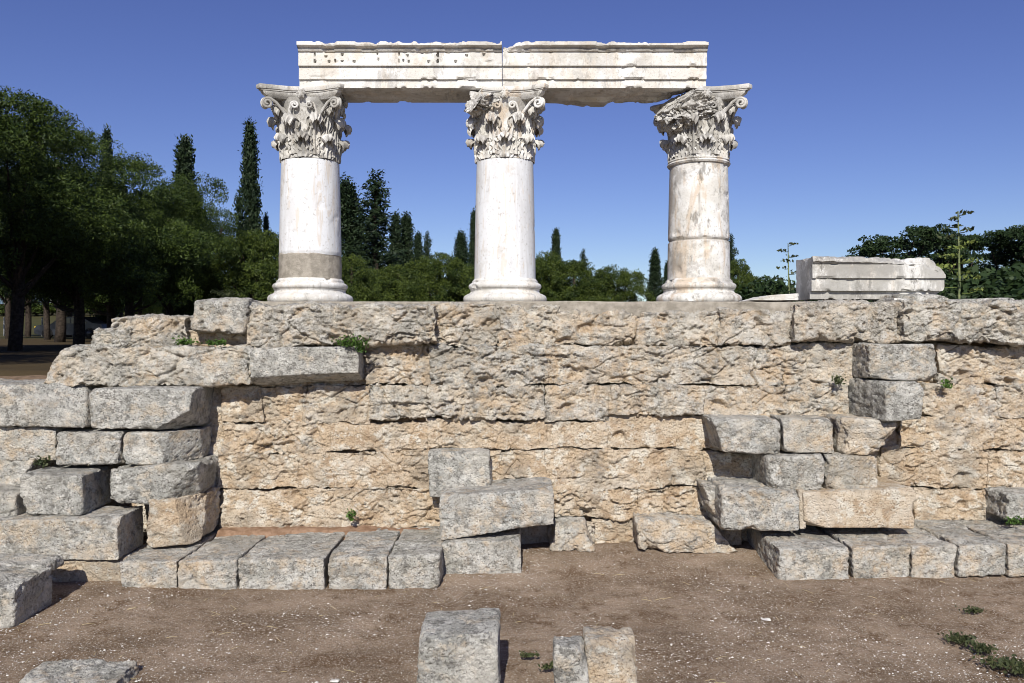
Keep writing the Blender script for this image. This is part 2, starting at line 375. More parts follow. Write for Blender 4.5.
def block(label, px, Yf, Yb, name='stone_block', cat='stone block', group=None, mat='stone', yaw=0, **k):
    if len(px) == 4 and not hasattr(px[0], '__len__'): px = rect(*px)
    SEED[0] += 3
    k['amp'] = k.get('amp', .02)*1.25
    rc = random.Random(SEED[0]*7); cc = list(k.get('cuts', ()))
    for q_ in range(4):
        cc.append((rc.choice((-1, 1))*rc.uniform(.6, 1.2), -rc.uniform(.5, 1.2), rc.choice((-1, 1, 1))*rc.uniform(.6, 1.2), rc.uniform(1.44, 1.62)))
    if 'marble' not in name and name != 'paving_slab': k['cuts'] = cc
    c = quadblock(px, Yf, Yb, R(yaw)); X, Q, g = stone(c, SEED[0], **k)
    b = c[:, :, 0].reshape(-1, 3).mean(0)
    o = mk(name, X, Q, M[mat], loc=b, attrs={'grey': g, 'tint': np.full(len(X), k.get('tint', 0.))})
    return tag(o, label, cat, group)

# podium wall: courses of eroded limestone, all parts of one wall
wall = empty('podium_wall', (0, 8.7, 0), 'high weathered limestone podium wall carrying the three marble columns', 'wall')
YW = 8.2
# (x0, x1, yt, yb, face depth, grey, amp)
courses = {
 'cap': [(-10, 60, 348, 362, 9.0, .5, .03), (92, 132, 328, 349, 7.98, .55, .035), (112, 188, 318, 349, 8.0, .4, .045), (182, 252, 330, 349, 8.1, .0, .04), (246, 436, 304, 346, 7.96, .42, .048), (430, 498, 303, 347, 8.15, .35, .048),
  (496, 560, 305, 347, 8.13, .3, .048), (552, 640, 312, 347, 8.12, .25, .045), (636, 722, 313, 347, 8.12, .3, .045), (718, 798, 310, 346, 8.08, .4, .048), (794, 905, 302, 343, 7.98, .5, .048), (903, 1045, 301, 343, 7.93, .52, .048), (1045, 1200, 303, 344, 7.98, .5, .06)],
 'b': [(252, 368, 347, 386, 8.22, .1, .04), (366, 432, 346, 385, 8.16, .2, .05), (430, 545, 346, 385, 8.10, .42, .06), (544, 660, 347, 385, 8.12, .32, .05), (658, 784, 347, 386, 8.12, .35, .055), (782, 856, 346, 386, 8.14, .3, .05), (856, 940, 346, 386, 8.3, .1, .04), (936, 1030, 345, 383, 8.12, .15, .05), (1030, 1200, 345, 384, 8.1, .3, .05)],
 'c': [(-160, 56, 386, 426, 8.15, .3, .03), (54, 96, 386, 430, 8.12, -.1, .03), (94, 224, 386, 430, 8.25, .2, .03), (222, 262, 386, 422, 8.14, -.05, .04), (260, 305, 387, 424, 8.2, -.2, .04), (303, 372, 386, 424, 8.15, .05, .045), (370, 428, 386, 420, 8.12, .3, .05), (426, 546, 385, 419, 8.02, .4, .055), (544, 612, 385, 424, 8.08, .35, .05), (610, 706, 386, 416, 8.04, .32, .05), (704, 784, 386, 417, 8.07, .2, .05), (782, 850, 386, 417, 8.08, .3, .045), (848, 926, 384, 420, 8.25, .1, .04), (922, 1000, 384, 416, 8.12, .2, .05), (998, 1200, 384, 417, 8.1, .25, .05)],
 'd': [(-160, 60, 426, 464, 8.2, .3, .03), (56, 224, 426, 464, 8.22, .1, .03), (222, 332, 423, 454, 8.17, .08, .045), (330, 428, 424, 452, 8.14, -.25, .03), (426, 548, 420, 449, 8.14, -.15, .035), (546, 609, 424, 449, 8.12, .05, .04), (607, 676, 416, 448, 8.16, -.3, .025), (674, 712, 417, 450, 8.2, -.3, .03), (708, 845, 417, 452, 8.25, -.1, .03), (840, 905, 417, 452, 8.18, -.1, .04), (900, 1004, 417, 448, 8.1, .1, .055), (1002, 1200, 417, 450, 8.1, .05, .05)],
 'e': [(-160, 110, 464, 500, 8.2, .2, .03), (108, 220, 463, 490, 8.2, .05, .03), (216, 300, 454, 489, 8.14, -.05, .04), (298, 362, 454, 489, 8.15, -.3, .035), (360, 432, 452, 489, 8.12, -.1, .04), (430, 500, 450, 489, 8.15, -.1, .03), (492, 545, 451, 489, 8.13, -.05, .045), (544, 640, 450, 490, 8.11, -.05, .05), (638, 704, 450, 488, 8.10, -.1, .05), (702, 764, 452, 486, 8.2, -.35, .025), (762, 885, 452, 490, 8.22, -.1, .03), (880, 990, 449, 488, 8.1, -.2, .045), (988, 1200, 450, 489, 8.08, -.1, .045)],
 'f': [(-160, 120, 500, 545, 8.2, .2, .03), (118, 226, 490, 535, 8.22, .0, .03), (222, 330, 490, 532, 8.12, -.05, .045), (328, 442, 490, 532, 8.10, -.05, .045), (440, 556, 490, 545, 8.16, -.1, .03), (552, 640, 490, 519, 8.08, -.12, .05), (638, 712, 489, 517, 8.06, -.1, .05), (708, 812, 489, 535, 8.2, -.1, .03), (810, 918, 490, 535, 8.22, -.1, .03), (914, 986, 489, 520, 8.1, -.35, .03), (984, 1200, 490, 522, 8.08, -.1, .04)],
 'g': [(-160, 120, 545, 585, 8.15, .1, .03), (118, 445, 533, 560, 8.2, .0, .03), (440, 556, 545, 575, 8.2, .0, .03), (550, 596, 524, 556, 8.02, .3, .05), (592, 642, 519, 560, 8.16, -.2, .035), (636, 742, 519, 562, 7.98, .15, .05), (740, 918, 535, 560, 8.2, .0, .03), (914, 1200, 522, 560, 8.12, .0, .03)],
}
sd_ = 100
for nm, lst in courses.items():
    mb = MB()
    for (x0, x1, y0, y1, yf, gr_, am) in lst:
        sd_ += 7
        vis = x1 > -20 and x0 < 1045
        c = quadblock(((x0-1, y0-.7), (x1+1, y0-.7), (x1+1, y1+.7), (x0-1, y1+.7)), (yf+8.12)/2 if nm != 'cap' else yf, yf, 0); c[:, 1, :, 1] = 9.2
        if nm == 'cap' and x0 < 0: continue
        X, Q, g = stone(c, sd_, amp=am*.85, rad=.013 if nm not in ('cap',) else .045, res=.0088 if vis else .03, yres=.05, grey=gr_+(.18 if nm in ('cap', 'b', 'c') else .10), crack=.75, pit=.7, ter=.8, dseed=7, fac=1.1, gcon=.16, jit=.006)
        mb.add(X, Q, grey=g, tint=random.Random(sd_).random()*.35)
    mb.build('stone_course', M['stone'], wall)
# fill behind the faces, real platform depth
mb = MB()
for (x0, x1, z0, z1, y0) in ((-9, 9, -.3, 1.60, 8.27), (-4.5, 7.4, 1.5, 2.0, 8.32), (-3.1, 7.4, 2.0, 2.40, 8.36)):
    xs_ = np.arange(x0, x1+.01, .06); X, Q = lattice(xs_, np.arange(y0, 11.6, .1), np.linspace(z0, z1, int((z1-z0)/.06)+2))
    X = X+(fbm(X*4, 5, 3)-.5)[:, None]*.05; mb.add(X, Q)
mb.build('rubble_core', M['core'], wall)
# concrete bed under the columns
xs_ = np.arange(at(490, 0, 8.2)[0], at(806, 0, 8.2)[0], .014)
X, Q = lattice(xs_, axis([(8.2, 8.4, .014), (8.4, 9.9, .1)]), np.linspace(2.33, 2.492, 12)); X += (fbm(X*5, 77, 5)-.5)[:, None]*np.array([0, .11, .035])
X[:, 2] += .0*X[:, 0]
mb2 = MB().add(X, Q)
xs_ = np.arange(at(246, 0, 8.4)[0], at(556, 0, 8.4)[0], .02)
X, Q = lattice(xs_, axis([(8.42, 8.6, .02), (8.6, 9.9, .1)]), np.linspace(2.38, 2.5, 8)); X += (fbm(X*7, 78, 4)-.5)[:, None]*np.array([0, .03, .012])
mb2.add(X, Q); mb2.build('concrete_bed', M['mortar'], wall)

# ------------------------------------------------------------------ loose and protruding blocks
LG = 'grey steps and blocks of the left corner'
RG = 'blocks in the right hand stepped stack'
SG = 'flat paving slabs of the bottom step'
B = block
B('pitted grey boulder on the wall top left of the left column', ((190, 299), (246, 297), (243, 334), (187, 331)), 7.9, 8.6, name='boulder', cat='boulder', amp=.035, rad=.07, grey=.75, pit=1.1, crack=.2)
B('dark eroded rock wedged beside the pitted boulder, left of the column base', ((240, 299), (262, 306), (256, 333), (243, 335)), 8.05, 8.6, name='boulder', cat='boulder', amp=.03, rad=.05, grey=.7, pit=1.)
B('smooth grey slab jutting from the wall below the left column, green weed on its end', ((249, 347), (359, 346), (359, 382), (250, 386)), 7.86, 8.5, amp=.016, rad=.022, grey=1.0, cuts=[(0, -.7, -1, .98)], pit=.3, crack=.1)
B('long weathered block of the second course from the top, left of the jutting slab', ((56, 347), (252, 346), (252, 386), (40, 386)), 7.88, 8.6, amp=.03, rad=.03, grey=.62, crack=.9, fac=.9, pit=.7, ter=1.)
# left corner
B('long grey block at the left picture edge level with the second step from the top', ((-70, 385), (66, 385), (84, 428), (-70, 424)), 7.6, 8.3, group=LG, amp=.018, rad=.03, grey=.85, cuts=[(1, -.9, .5, .95)])
B('large grey block with a small drill hole, top block of the left corner stack', ((90, 388), (194, 388), (186, 429), (91, 429)), 7.62, 8.3, group=LG, amp=.015, rad=.018, grey=.95, cuts=[(1, -.6, -.7, 1.2)], crack=.2)
B('grey block at the left picture edge under the long grey block', (-70, 426, 55, 462), 7.66, 8.3, group=LG, amp=.018, rad=.03, grey=.65)
B('squarish grey block below the drill holed block, left one of the pair', (56, 431, 119, 466), 7.6, 8.3, group=LG, amp=.017, rad=.025, grey=.8)
B('grey block of the pair whose right side sinks into deep shade', ((121, 431), (190, 431), (188, 464), (121, 466)), 7.6, 8.3, group=LG, amp=.017, rad=.025, grey=.8, cuts=[(1, -.8, -.1, .85)])
B('dark weathered stone at the left picture edge beside a green weed', ((-60, 458), (36, 457), (16, 497), (-60, 500)), 7.65, 8.2, group=LG, amp=.03, rad=.05, grey=.7)
B('thin grey stone at the left picture edge resting on the longest block', (-60, 492, 15, 519), 7.35, 7.9, group=LG, amp=.015, rad=.03, grey=.8)
B('boxy grey block standing free on top of the longest corner block', ((17, 474), (82, 476), (82, 516), (18, 515)), 7.3, 7.86, group=LG, amp=.017, rad=.03, grey=1.0, crack=.15)
B('grey block with flaking right end between the boxy block and the wall', ((108, 470), (196, 464), (191, 503), (109, 504)), 7.5, 8.16, group=LG, amp=.02, rad=.025, grey=.9, cuts=[(1, -.9, -.35, 1.08)])
B('tan broken block under the flaking grey block', ((147, 500), (193, 499), (193, 546), (147, 548)), 7.46, 8.16, group=LG, amp=.025, rad=.025, grey=.0, cuts=[(1, -.8, .2, .92)])
B('longest grey block of the left corner, low and running out of the picture', ((-90, 521), (118, 518), (118, 561), (-90, 560)), 7.2, 7.72, group=LG, amp=.014, rad=.014, grey=.62, crack=.2)
B('half buried tan footing stone below the longest corner block', (-90, 560, 122, 600), 7.24, 7.8, group=LG, amp=.02, rad=.02, grey=.15)
B('block in the bottom left corner with its dark side towards the picture', ((-60, 583), (14, 585), (13, 634), (-60, 640)), 6.15, 6.68, amp=.02, rad=.02, grey=.85)
B('flat rough stone lying on the block in the bottom left corner', ((-60, 562), (44, 563), (46, 575), (-60, 576)), 6.62, 6.95, amp=.02, rad=.04, grey=.8)
# red earth gathered on the slabs along the wall foot
xs_ = np.arange(at(222, 0, 8.1)[0], at(440, 0, 8.1)[0], .02); X, Q = lattice(xs_, np.arange(7.88, 8.3, .02), np.array([.10, .165, .20]))
X[:, 2] += (.06*(fbm(X*7, 4, 4)-.5)-.10*sst(8.02, 7.9, X[:, 1]+.15*(fbm(X*4, 6, 3)-.5)))*(X[:, 2] > .12)
tag(mk('earth_strip', X, Q, plain('red_earth', (.19, .115, .07), (.29, .19, .125), 14, bump=.01)), 'strip of reddish earth on the slabs along the wall foot', kind='structure')
# bottom step slabs, left
for lab, x0, x1, xb0, xb1, yt, yb, gr_ in (
  ('left end slab of the bottom step', 119, 177.5, 0, 0, 562, 596, .55), ('bottom step slab between the end slab and the cracked slab', 178.5, 236, 0, 0, 561, 596, .6),
  ('widest slab of the left bottom step, with a crack near its right end', 238, 324, 0, 0, 560, 594, .65), ('bottom step slab right of the cracked slab, beside a gap', 328, 386.5, 0, 0, 557, 592, .75),
  ('rounded bottom step slab touching the central pile of blocks', 388, 439, 0, 0, 556, 590, .75)):
    B(lab, ((x0, yt), (x1, yt-1), (x1, yb), (x0, yb)), 7.08, 8.22, group=SG, name='paving_slab', cat='slab', jit=.005, amp=.018, rad=.010, grey=gr_, cuts=[(0, -1, .9, 1.37)])
# central pile
B('lowest grey block of the central pile', ((440.5, 541), (521, 540), (521, 584), (440.5, 584)), 7.42, 8.2, group='central pile of three blocks', amp=.018, rad=.022, grey=.7)
B('wide trapezoid block in the middle of the central pile', ((439, 497), (554, 488), (553, 524), (439, 541)), 7.5, 8.2, group='central pile of three blocks', amp=.014, rad=.016, grey=.62, crack=.3)
B('small grey block crowning the central pile', ((427.5, 453), (490, 452), (491, 498), (429, 498)), 7.9, 8.3, group='central pile of three blocks', amp=.017, rad=.024, grey=1.0, crack=.1)
# right stack
B('grey pitted block highest in the right stack', ((868, 344), (939, 344), (938, 381), (868, 379)), 7.78, 8.4, group=RG, amp=.02, rad=.03, grey=.7, pit=.8)
B('grey block with dark left side jutting out below the highest one', ((878, 381), (922, 382), (918, 421), (880, 421)), 7.56, 8.4, group=RG, amp=.018, rad=.02, grey=1.0, yaw=8, crack=.1)
B('long split grey slab reaching furthest left in the right stack', ((712, 418), (781, 419), (781, 454), (722, 452)), 7.7, 8.3, group=RG, amp=.02, rad=.03, grey=.7)
B('grey block continuing the split slab to the right', ((782.5, 419), (834, 420), (834, 455), (782.5, 454)), 7.7, 8.3, group=RG, amp=.016, rad=.02, grey=.6)
B('rounded grey block with orange patch at the right end of the split slab', ((842, 419), (900, 420), (884, 456), (843, 456)), 7.66, 8.3, group=RG, amp=.022, rad=.04, grey=.4)
B('grey block over deep shade under the split slab, left of its neighbour', ((768, 456), (825, 455), (824, 490), (770, 491)), 7.6, 8.3, group=RG, amp=.018, rad=.024, grey=.65)
B('grey block under the rounded orange patched block', ((826.5, 455), (879, 456), (880, 490), (826.5, 490)), 7.62, 8.3, group=RG, amp=.022, rad=.03, grey=.6)
B('long grey block with rough left end in the lowest layer of the right stack', ((724, 490), (800, 491), (800, 530), (722, 530)), 7.5, 8.3, group=RG, amp=.022, rad=.03, grey=.75)
B('rough dark stone poking out left of the lowest layer of the right stack', ((704, 486), (738, 489), (738, 522), (712, 516)), 7.75, 8.3, group=RG, amp=.03, rad=.04, grey=.6)
B('smooth tan ashlar in the lowest layer of the right stack', ((804, 491), (916, 489), (914, 529), (804, 529)), 7.52, 8.3, group=RG, amp=.011, rad=.02, grey=-.15, crack=.1, pit=.1)
B('narrow orange stone strip between the grey block and the smooth tan ashlar', (799, 490, 806, 529), 7.56, 8.2, group=RG, amp=.008, rad=.006, grey=-.4, tint=.6)
# bottom step, right
for lab, x0, x1, yt, yb, yb2, gr_ in (
  ('left end slab of the right bottom step, its dark end over shade', 779, 849, 549, 584, 584, .65), ('second slab of the right bottom step with a deep joint on its left', 853, 911.5, 547, 584, 582, .65),
  ('narrow slab in the middle of the right bottom step', 912, 956, 547, 582, 579, .6), ('squared pale slab of the right bottom step, fourth from its left end', 958.5, 1006, 545, 577, 575, .65),
  ('slab of the right bottom step cut by the right picture edge', 1008, 1100, 544, 577, 577, .6)):
    B(lab, ((x0, yt), (x1, yt-1), (x1, yb2), (x0, yb)), 7.2, 8.25, group=SG, name='paving_slab', cat='slab', jit=.005, amp=.020, rad=.013, grey=gr_, cuts=[(0, -1, .9, 1.37)])
B('low grey outcrop at the wall foot between the central pile and the right stack', ((637, 519), (712, 523), (744, 556), (639, 553)), 7.8, 8.3, name='boulder', cat='boulder', amp=.03, rad=.05, grey=.5)
B('small rough stone at the wall foot right of the central pile', ((556, 527), (586, 526), (597, 553), (548, 554)), 7.85, 8.3, name='boulder', cat='boulder', amp=.035, rad=.05, grey=.5, cuts=[(0, -1, 1, 1.05)])
B('small grey block at the right picture edge on the bottom step', ((1008, 493), (1062, 494), (1062, 520), (1006, 521)), 7.75, 8.2, amp=.02, rad=.035, grey=.9)
# top
B('pale rounded rock on the wall top behind the right end of the marble block', ((900, 292), (944, 294), (958, 303), (894, 304)), 8.15, 8.7, name='boulder', cat='boulder', amp=.025, rad=.05, grey=.75)
B('low grey slab on the wall top close to the right picture edge', ((957, 299), (1016, 298), (1018, 306), (957, 306)), 8.2, 8.7, amp=.01, rad=.02, grey=1.0)
B('white marble wedge lying right of the right column', ((768, 296), (799, 294), (800, 300), (752, 300)), 8.35, 8.9, name='marble_fragment', cat='marble fragment', mat='marble', amp=.01, rad=.012, grey=0, gvar=0, pit=0)
B('small white marble chip below the marble block', ((894, 299), (909, 298), (909, 303), (894, 303)), 8.1, 8.3, name='marble_fragment', cat='marble fragment', mat='marble', amp=.005, rad=.01, grey=0, gvar=0, pit=0)
# foreground
B('large lichen speckled block standing in the foreground, casting a shadow', ((419, 636), (498, 634), (497, 730), (412, 732)), 4.82, 5.26, amp=.018, rad=.03, grey=1.0, res=.007, crack=.1, fac=.5)
B('narrow grey stone upright in the foreground, left one of a pair', ((556, 646), (588, 650), (592, 716), (556, 712)), 5.0, 5.22, amp=.014, rad=.03, grey=.95, res=.007, crack=.1, group='pair of upright stones in the foreground')
B('wider stone of the foreground pair, orange on its lower face', ((587, 640), (639, 641), (640, 712), (590, 712)), 5.08, 5.34, amp=.014, rad=.035, grey=.2, res=.007, crack=.1, group='pair of upright stones in the foreground')
B('low flat rock cut by the bottom picture edge at the left', ((10, 684), (112, 684), (120, 720), (0, 720)), 5.05, 5.4, name='boulder', cat='boulder', amp=.03, rad=.04, grey=.75, res=.008)

# ------------------------------------------------------------------ columns
YC = 9.2
def bell_r(z): return np.interp(z, [0, .06, .3, .45, .58, .68], [.318, .312, .30, .305, .335, .375])
def leaf_mesh(phi, z0, Hh, W, curl, seed, ro=0.):
    nu, nv = 17, 26; v = np.linspace(0, 1, nv); us = np.linspace(-1, 1, nu)
    r = np.zeros(nv); z_ = np.zeros(nv); vt = .66; z1 = z0+Hh-curl*.95
    for i_, t in enumerate(v):
        if t < vt: z_[i_] = z0+(z1-z0)*t/vt; r[i_] = bell_r(z_[i_])+.022+ro+.02*(t/vt)**2
        else:
            th = (t-vt)/(1-vt)*R(205); r[i_] = bell_r(z1)+.042+ro+curl*.95*(1-math.cos(th)); z_[i_] = z1+curl*math.sin(th)
    wv = W*(.86+.20*np.sin(math.pi*np.clip(v*1.15, 0, 1)))*(.66+.36*np.abs(np.sin(v*math.pi*3.6+.5)))*np.where(v > .8, np.sqrt(np.clip(1-((v-.8)/.24)**2, .08, 1)), 1)
    V = []
    for side in (0, 1):
        U = us if side == 0 else us[::-1]
        rr = r[:, None]-side*(.016+.012*(1-np.abs(U))[None])+.019*np.cos(U*math.pi*4.0+.0)[None]*(1-side)*np.sin(math.pi*np.clip(v, .03, 1))[:, None]**.4-.03*(U**2)[None]*sst(.5, .9, v)[:, None]-.012*(U**2)[None]
        zz = z_[:, None]+np.zeros_like(U)[None]-.035*(U**2)[None]*sst(.6, .85, v)[:, None]+.01*np.cos(U*9)[None]*(v[:, None] > .2)
        ph = phi+U[None]*wv[:, None]/np.maximum(r[:, None], .3)
        V.append(np.stack([rr*np.cos(ph), rr*np.sin(ph), zz], -1))
    V = np.concatenate(V, 1); k = 2*nu; n = nv
    i_ = np.arange(n-1)[:, None]*k; j = np.arange(k)[None]; j2 = (j+1) % k
    Q = np.stack([i_+j, i_+j2, i_+k+j2, i_+k+j], -1).reshape(-1, 4)
    e = (n-1)*k; Q2 = np.array([[e+a, e+a+1, e+k-2-a, e+k-1-a] for a in range(nu-1)])
    V = V.reshape(-1, 3); V = V+(np.stack([fbm(V*16+seed, 3, 2), fbm(V*16+seed, 5, 2), fbm(V*16+seed, 7, 2)], 1)-.5)*.022
    return V, np.vstack([Q, Q2])
def spiral(side, sg, outer):
    a0 = side*math.pi/2; e_s = np.array([-math.sin(a0), math.cos(a0), 0]); e_o = np.array([math.cos(a0), math.sin(a0), 0])
    if outer: c = (.366, .405, .603); r0 = .062; pts = [(.10, .315, .34), (.15, .325, .43), (.215, .345, .53), (.285, .375, .62)]; tw = R(24); turns = 1.7; r_t = .017
    else: c = (.085, .362, .592); r0 = .044; pts = [(.105, .315, .36), (.125, .325, .45), (.150, .345, .54)]; tw = 0; turns = 1.5; r_t = .013
    path = []
    th0 = R(118) if outer else R(20); dr = -1 if outer else 1
    for t in np.linspace(0, 1, 34):
        th = th0+dr*t*turns*2*math.pi; rr = r0*(1-.80*t)
        path.append((c[0]+rr*math.cos(th)*math.cos(tw), c[1]+rr*math.cos(th)*math.sin(tw)+.02*t, c[2]+rr*math.sin(th)))
    allp = pts+path; n = len(allp)
    P = np.array([e_s*sg*p[0]+e_o*p[1]+np.array([0, 0, p[2]]) for p in allp])
    rad = r_t*np.interp(np.arange(n), [0, 4, 10, n-1], [1.1, 1.05, 1., .8])
    return tube(P, rad, 8, None)
def abacus_outline(hw, conc, trunc, n=15):
    pts = []
    for s in range(4):
        a = s*math.pi/2; e_s = np.array([-math.sin(a), math.cos(a)]); e_o = np.array([math.cos(a), math.sin(a)])
        for t in np.linspace(-1, 1, n):
            x = t*(hw-trunc); o = hw-conc*math.cos(t*math.pi/2)*1.0-trunc*.0
            pts.append(e_s*x+e_o*o)
    return np.array(pts)
def abacus_mesh(seed, hw=.485):
    prof = [(.80, .672), (.85, .69), (.905, .712), (.925, .735), (.925, .742), (.955, .744), (.955, .756), (.99, .76), (1.0, .775), (1.0, .80), (.99, .808)]
    rings = []
    for s, z_ in prof:
        o = abacus_outline(hw, .115, .045)*s; rings.append(np.column_stack([o, np.full(len(o), z_)]))
    V = np.vstack(rings); k = len(rings[0]); n = len(prof)
    V = np.vstack([V, [[0, 0, .665], [0, 0, .808]]])
    i_ = np.arange(n-1)[:, None]*k; j = np.arange(k)[None]; j2 = (j+1) % k
    Q = np.stack([i_+j, i_+j2, i_+k+j2, i_+k+j], -1).reshape(-1, 4); m = n*k; j = j[0]; j2 = j2[0]
    T = np.vstack([np.stack([np.full(k, m), j2, j], 1), np.stack([np.full(k, m+1), m-k+j, m-k+j2], 1)])
    V = V+(np.stack([fbm(V*9+seed, 3, 3), fbm(V*9+seed, 5, 3), fbm(V*9+seed, 7, 3)], 1)-.5)*.018
    return V, Q, T
def chop(V, planes, seed):
    V = V.copy()
    for (n, d) in planes:
        n = np.array(n, float); n /= np.linalg.norm(n); s = V@n-d-(fbm(V*7+seed, 9, 3)-.5)*.07
        k = s > 0; V[k] -= s[k][:, None]*n
    return V
def column(px, label, seed, cuts=(), matc='marble_cap', repair=False, joint=None, collar=False, lump=None, dcap=0, shaftmat='veined'):
    b = np.array([(px-512)/F0*YC, YC, 2.497]); r_ = random.Random(seed)
    root = empty('marble_column', tuple(b), label, 'column', 'three standing columns')
    # attic base
    pr = [(.36, 0), (.455, .004)]
    for t in np.linspace(-80, 80, 10): pr.append((.435+.045*math.cos(R(t)), .055+.05*math.sin(R(t))))
    pr += [(.435, .112), (.418, .114), (.402, .128), (.394, .142), (.397, .156), (.405, .162)]
    for t in np.linspace(-80, 80, 9): pr.append((.385+.035*math.cos(R(t)), .20+.034*math.sin(R(t))))
    pr += [(.388, .238), (.378, .242), (.376, .262), (.362, .272), (.355, .285)]
    V, Q, T = lathe(pr, 96); V += b; ctr = b[:2]
    n = (fbm(V*9, seed, 4)-.5)*.014-.04*sst(.68, .74, fbm(V*4, seed+4, 4)); rad = V[:, :2]-ctr; rl = np.linalg.norm(rad, axis=1)[:, None]+1e-6
    V[:, :2] += rad/rl*n[:, None]
    mk('base', V, Q, M['marble_stained' if collar else 'marble'], root, T=T, attrs={'grey': np.zeros(len(V))})
    # shaft
    ztop = 4.12-b[2]+dcap; z0s = .275
    zs_ = np.arange(z0s, ztop+.001, .02); t = (zs_-z0s)/(ztop-z0s); rs = .352+(.326-.352)*t**1.3
    if repair: pass
    pr = np.column_stack([rs, zs_]); V, Q, T = lathe(pr, 120); V += b
    dn = (fbm(V*np.array([5, 5, 3]), seed+2, 4)-.5)*.005-(.015 if joint else .006)*sst(.70, .74, fbm(V*7, seed+12, 4)); zz = V[:, 2]-b[2]
    g = np.zeros(len(V))
    if joint:
        wob = (fbm(V*8, 3, 3)-.5)*.03; m_ = np.abs(zz-joint-wob); dn -= .018*sst(.022, .008, m_); g = np.maximum(g, .75*sst(.03, .01, m_))
        ang = np.arctan2(V[:, 1]-b[1], V[:, 0]-b[0]); m_ = np.abs(ang+R(101)-(fbm(V*6, 4, 2)-.5)*.05)*.35; up = zz > joint
        dn -= .012*sst(.012, .004, m_)*up; g = np.maximum(g, .7*sst(.014, .004, m_)*up*(fbm(V*9, 6, 2) > .4))
    if repair:
        zr = .565; m_ = zz-zr-(fbm(V*5, 3, 3)-.5)*.02; g = np.maximum(g, .0)
        dn -= .012*sst(.01, -.005, m_)
    rad = V[:, :2]-ctr; rl = np.linalg.norm(rad, axis=1)[:, None]+1e-6; V[:, :2] += rad/rl*dn[:, None]
    sh = mk('shaft', V, Q, M[shaftmat], root, T=T, attrs={'grey': g})
    if repair:
        zs_ = np.arange(.272, .568, .012); V, Q, T = lathe(np.column_stack([np.full(len(zs_), .351), zs_]), 96); V += b
        rad = V[:, :2]-ctr; rl = np.linalg.norm(rad, axis=1)[:, None]+1e-6; V[:, :2] += rad/rl*((fbm(V*14, 5, 4)-.5)*.012)[:, None]
        V[:, 2] += (V[:, 2] > b[2]+.56)*(fbm(V*6, 3, 4)-.5)*.07
        tag(mk('repair_drum', V, Q, M['mortar'], root, T=T), 'grey concrete repair ring at the foot of the shaft')
    if collar:
        V, Q, T = lathe([(.32, ztop-.05), (.345, ztop-.048), (.357, ztop-.03), (.347, ztop-.016), (.34, ztop-.012), (.35, ztop), (.34, ztop+.012), (.32, ztop+.014)], 80); V += b
        mk('collar', V, Q, M['marble_stained'], root, T=T, attrs={'grey': np.zeros(len(V))})
    # capital
    cb = b+np.array([0, 0, ztop]); cp = np.array([0, 0, 0])
    mc = M[matc]
    def loc_(V): return chop(np.asarray(V), cuts, seed)*np.array([1, 1, .953])+cb
    zb = np.linspace(0, .69, 26); V, Q, T = lathe(np.column_stack([bell_r(zb), zb]), 72)
    mbb = MB(); mbb.add(loc_(V), Q, T, grey=0.)
    if lump:
        for (cx, cy, cz, rx, ry, rz, sdd) in lump:
            a = np.linspace(-1, 1, 44); Pb, Qb = lattice(a, a, a); Pb = Pb/np.linalg.norm(Pb, axis=1)[:, None]**.8/np.maximum(1, 1)
            Pb = Pb*np.array([rx, ry, rz])+np.array([cx, cy, cz]); nn = rockdisp(Pb*1.6+sdd, sdd, .075, .3, .8, 1.2, 1.4, 1.5); Pb = Pb+(Pb-np.array([cx, cy, cz]))/rx*nn[:, None]
            mbb.add(loc_(Pb), Qb, grey=.12)
    cap = mbb.build('capital', mc, root)
    def sub(name, V, Q, T=None, gone=False):
        V = np.asarray(V); 
        if cuts:
            ins = np.ones(len(V), bool)
            for (n_, d) in cuts:
                n_ = np.array(n_, float); n_ /= np.linalg.norm(n_); ins &= (V@n_-d < 0)
            if ins.mean() < .35: return
        W_ = loc_(V); mk(name, W_, Q, mc, cap, T=T, attrs={'grey': .12*fbm(W_*6, seed, 2)})
    V, Q, T = abacus_mesh(seed); sub('abacus', V, Q, T)
    for k in range(8):
        V, Q = leaf_mesh(k*math.pi/4+math.pi/8*0, 0, .27*r_.uniform(.95, 1.05), .112, .050, seed+k); sub('acanthus_leaf', V, Q)
    for k in range(8):
        V, Q = leaf_mesh(k*math.pi/4+math.pi/8, .04, .46*r_.uniform(.95, 1.03), .100, .066, seed+k+20, .0); sub('acanthus_leaf', V, Q)
    for k in range(4):     # tall leaf under every corner and the calyx leaves
        V, Q = leaf_mesh(k*math.pi/2+math.pi/4, .2, .40, .075, .05, seed+k+40, .015); sub('acanthus_leaf', V, Q)
        for sg in (-1, 1):
            V, Q, T = spiral(k, sg, True); sub('volute', V, Q, T)
            V, Q, T = spiral(k, sg, False); sub('helix', V, Q, T)
            V, Q = leaf_mesh(k*math.pi/2+sg*.36, .27, .22, .05, .03, seed+k+60, .0); sub('acanthus_leaf', V, Q)
        a = k*math.pi/2; mb_ = MB()
        for q_ in range(6):
            th = q_*math.pi/3; pth = [np.array([.385, 0, .72])+np.array([.02+.0*t, math.cos(th)*t*.055, math.sin(th)*t*.062]) for t in (0, .5, 1)]
            V, Q, T = tube(pth, [.016, .024, .008], 6); mb_.add(V, Q, T)
        V, Q, T = tube([(.38, 0, .72), (.425, 0, .72)], [.03, .018], 8); mb_.add(V, Q, T); V, Q, T = mb_.arr()
        V = V@np.array([[math.cos(a), math.sin(a), 0], [-math.sin(a), math.cos(a), 0], [0, 0, 1]]); sub('fleuron', V, Q, T)
    return root
column(310.5, 'left marble column with grey concrete ring above its base and a complete capital', 21, repair=True, cuts=[((.9, .5, .3), .60)])
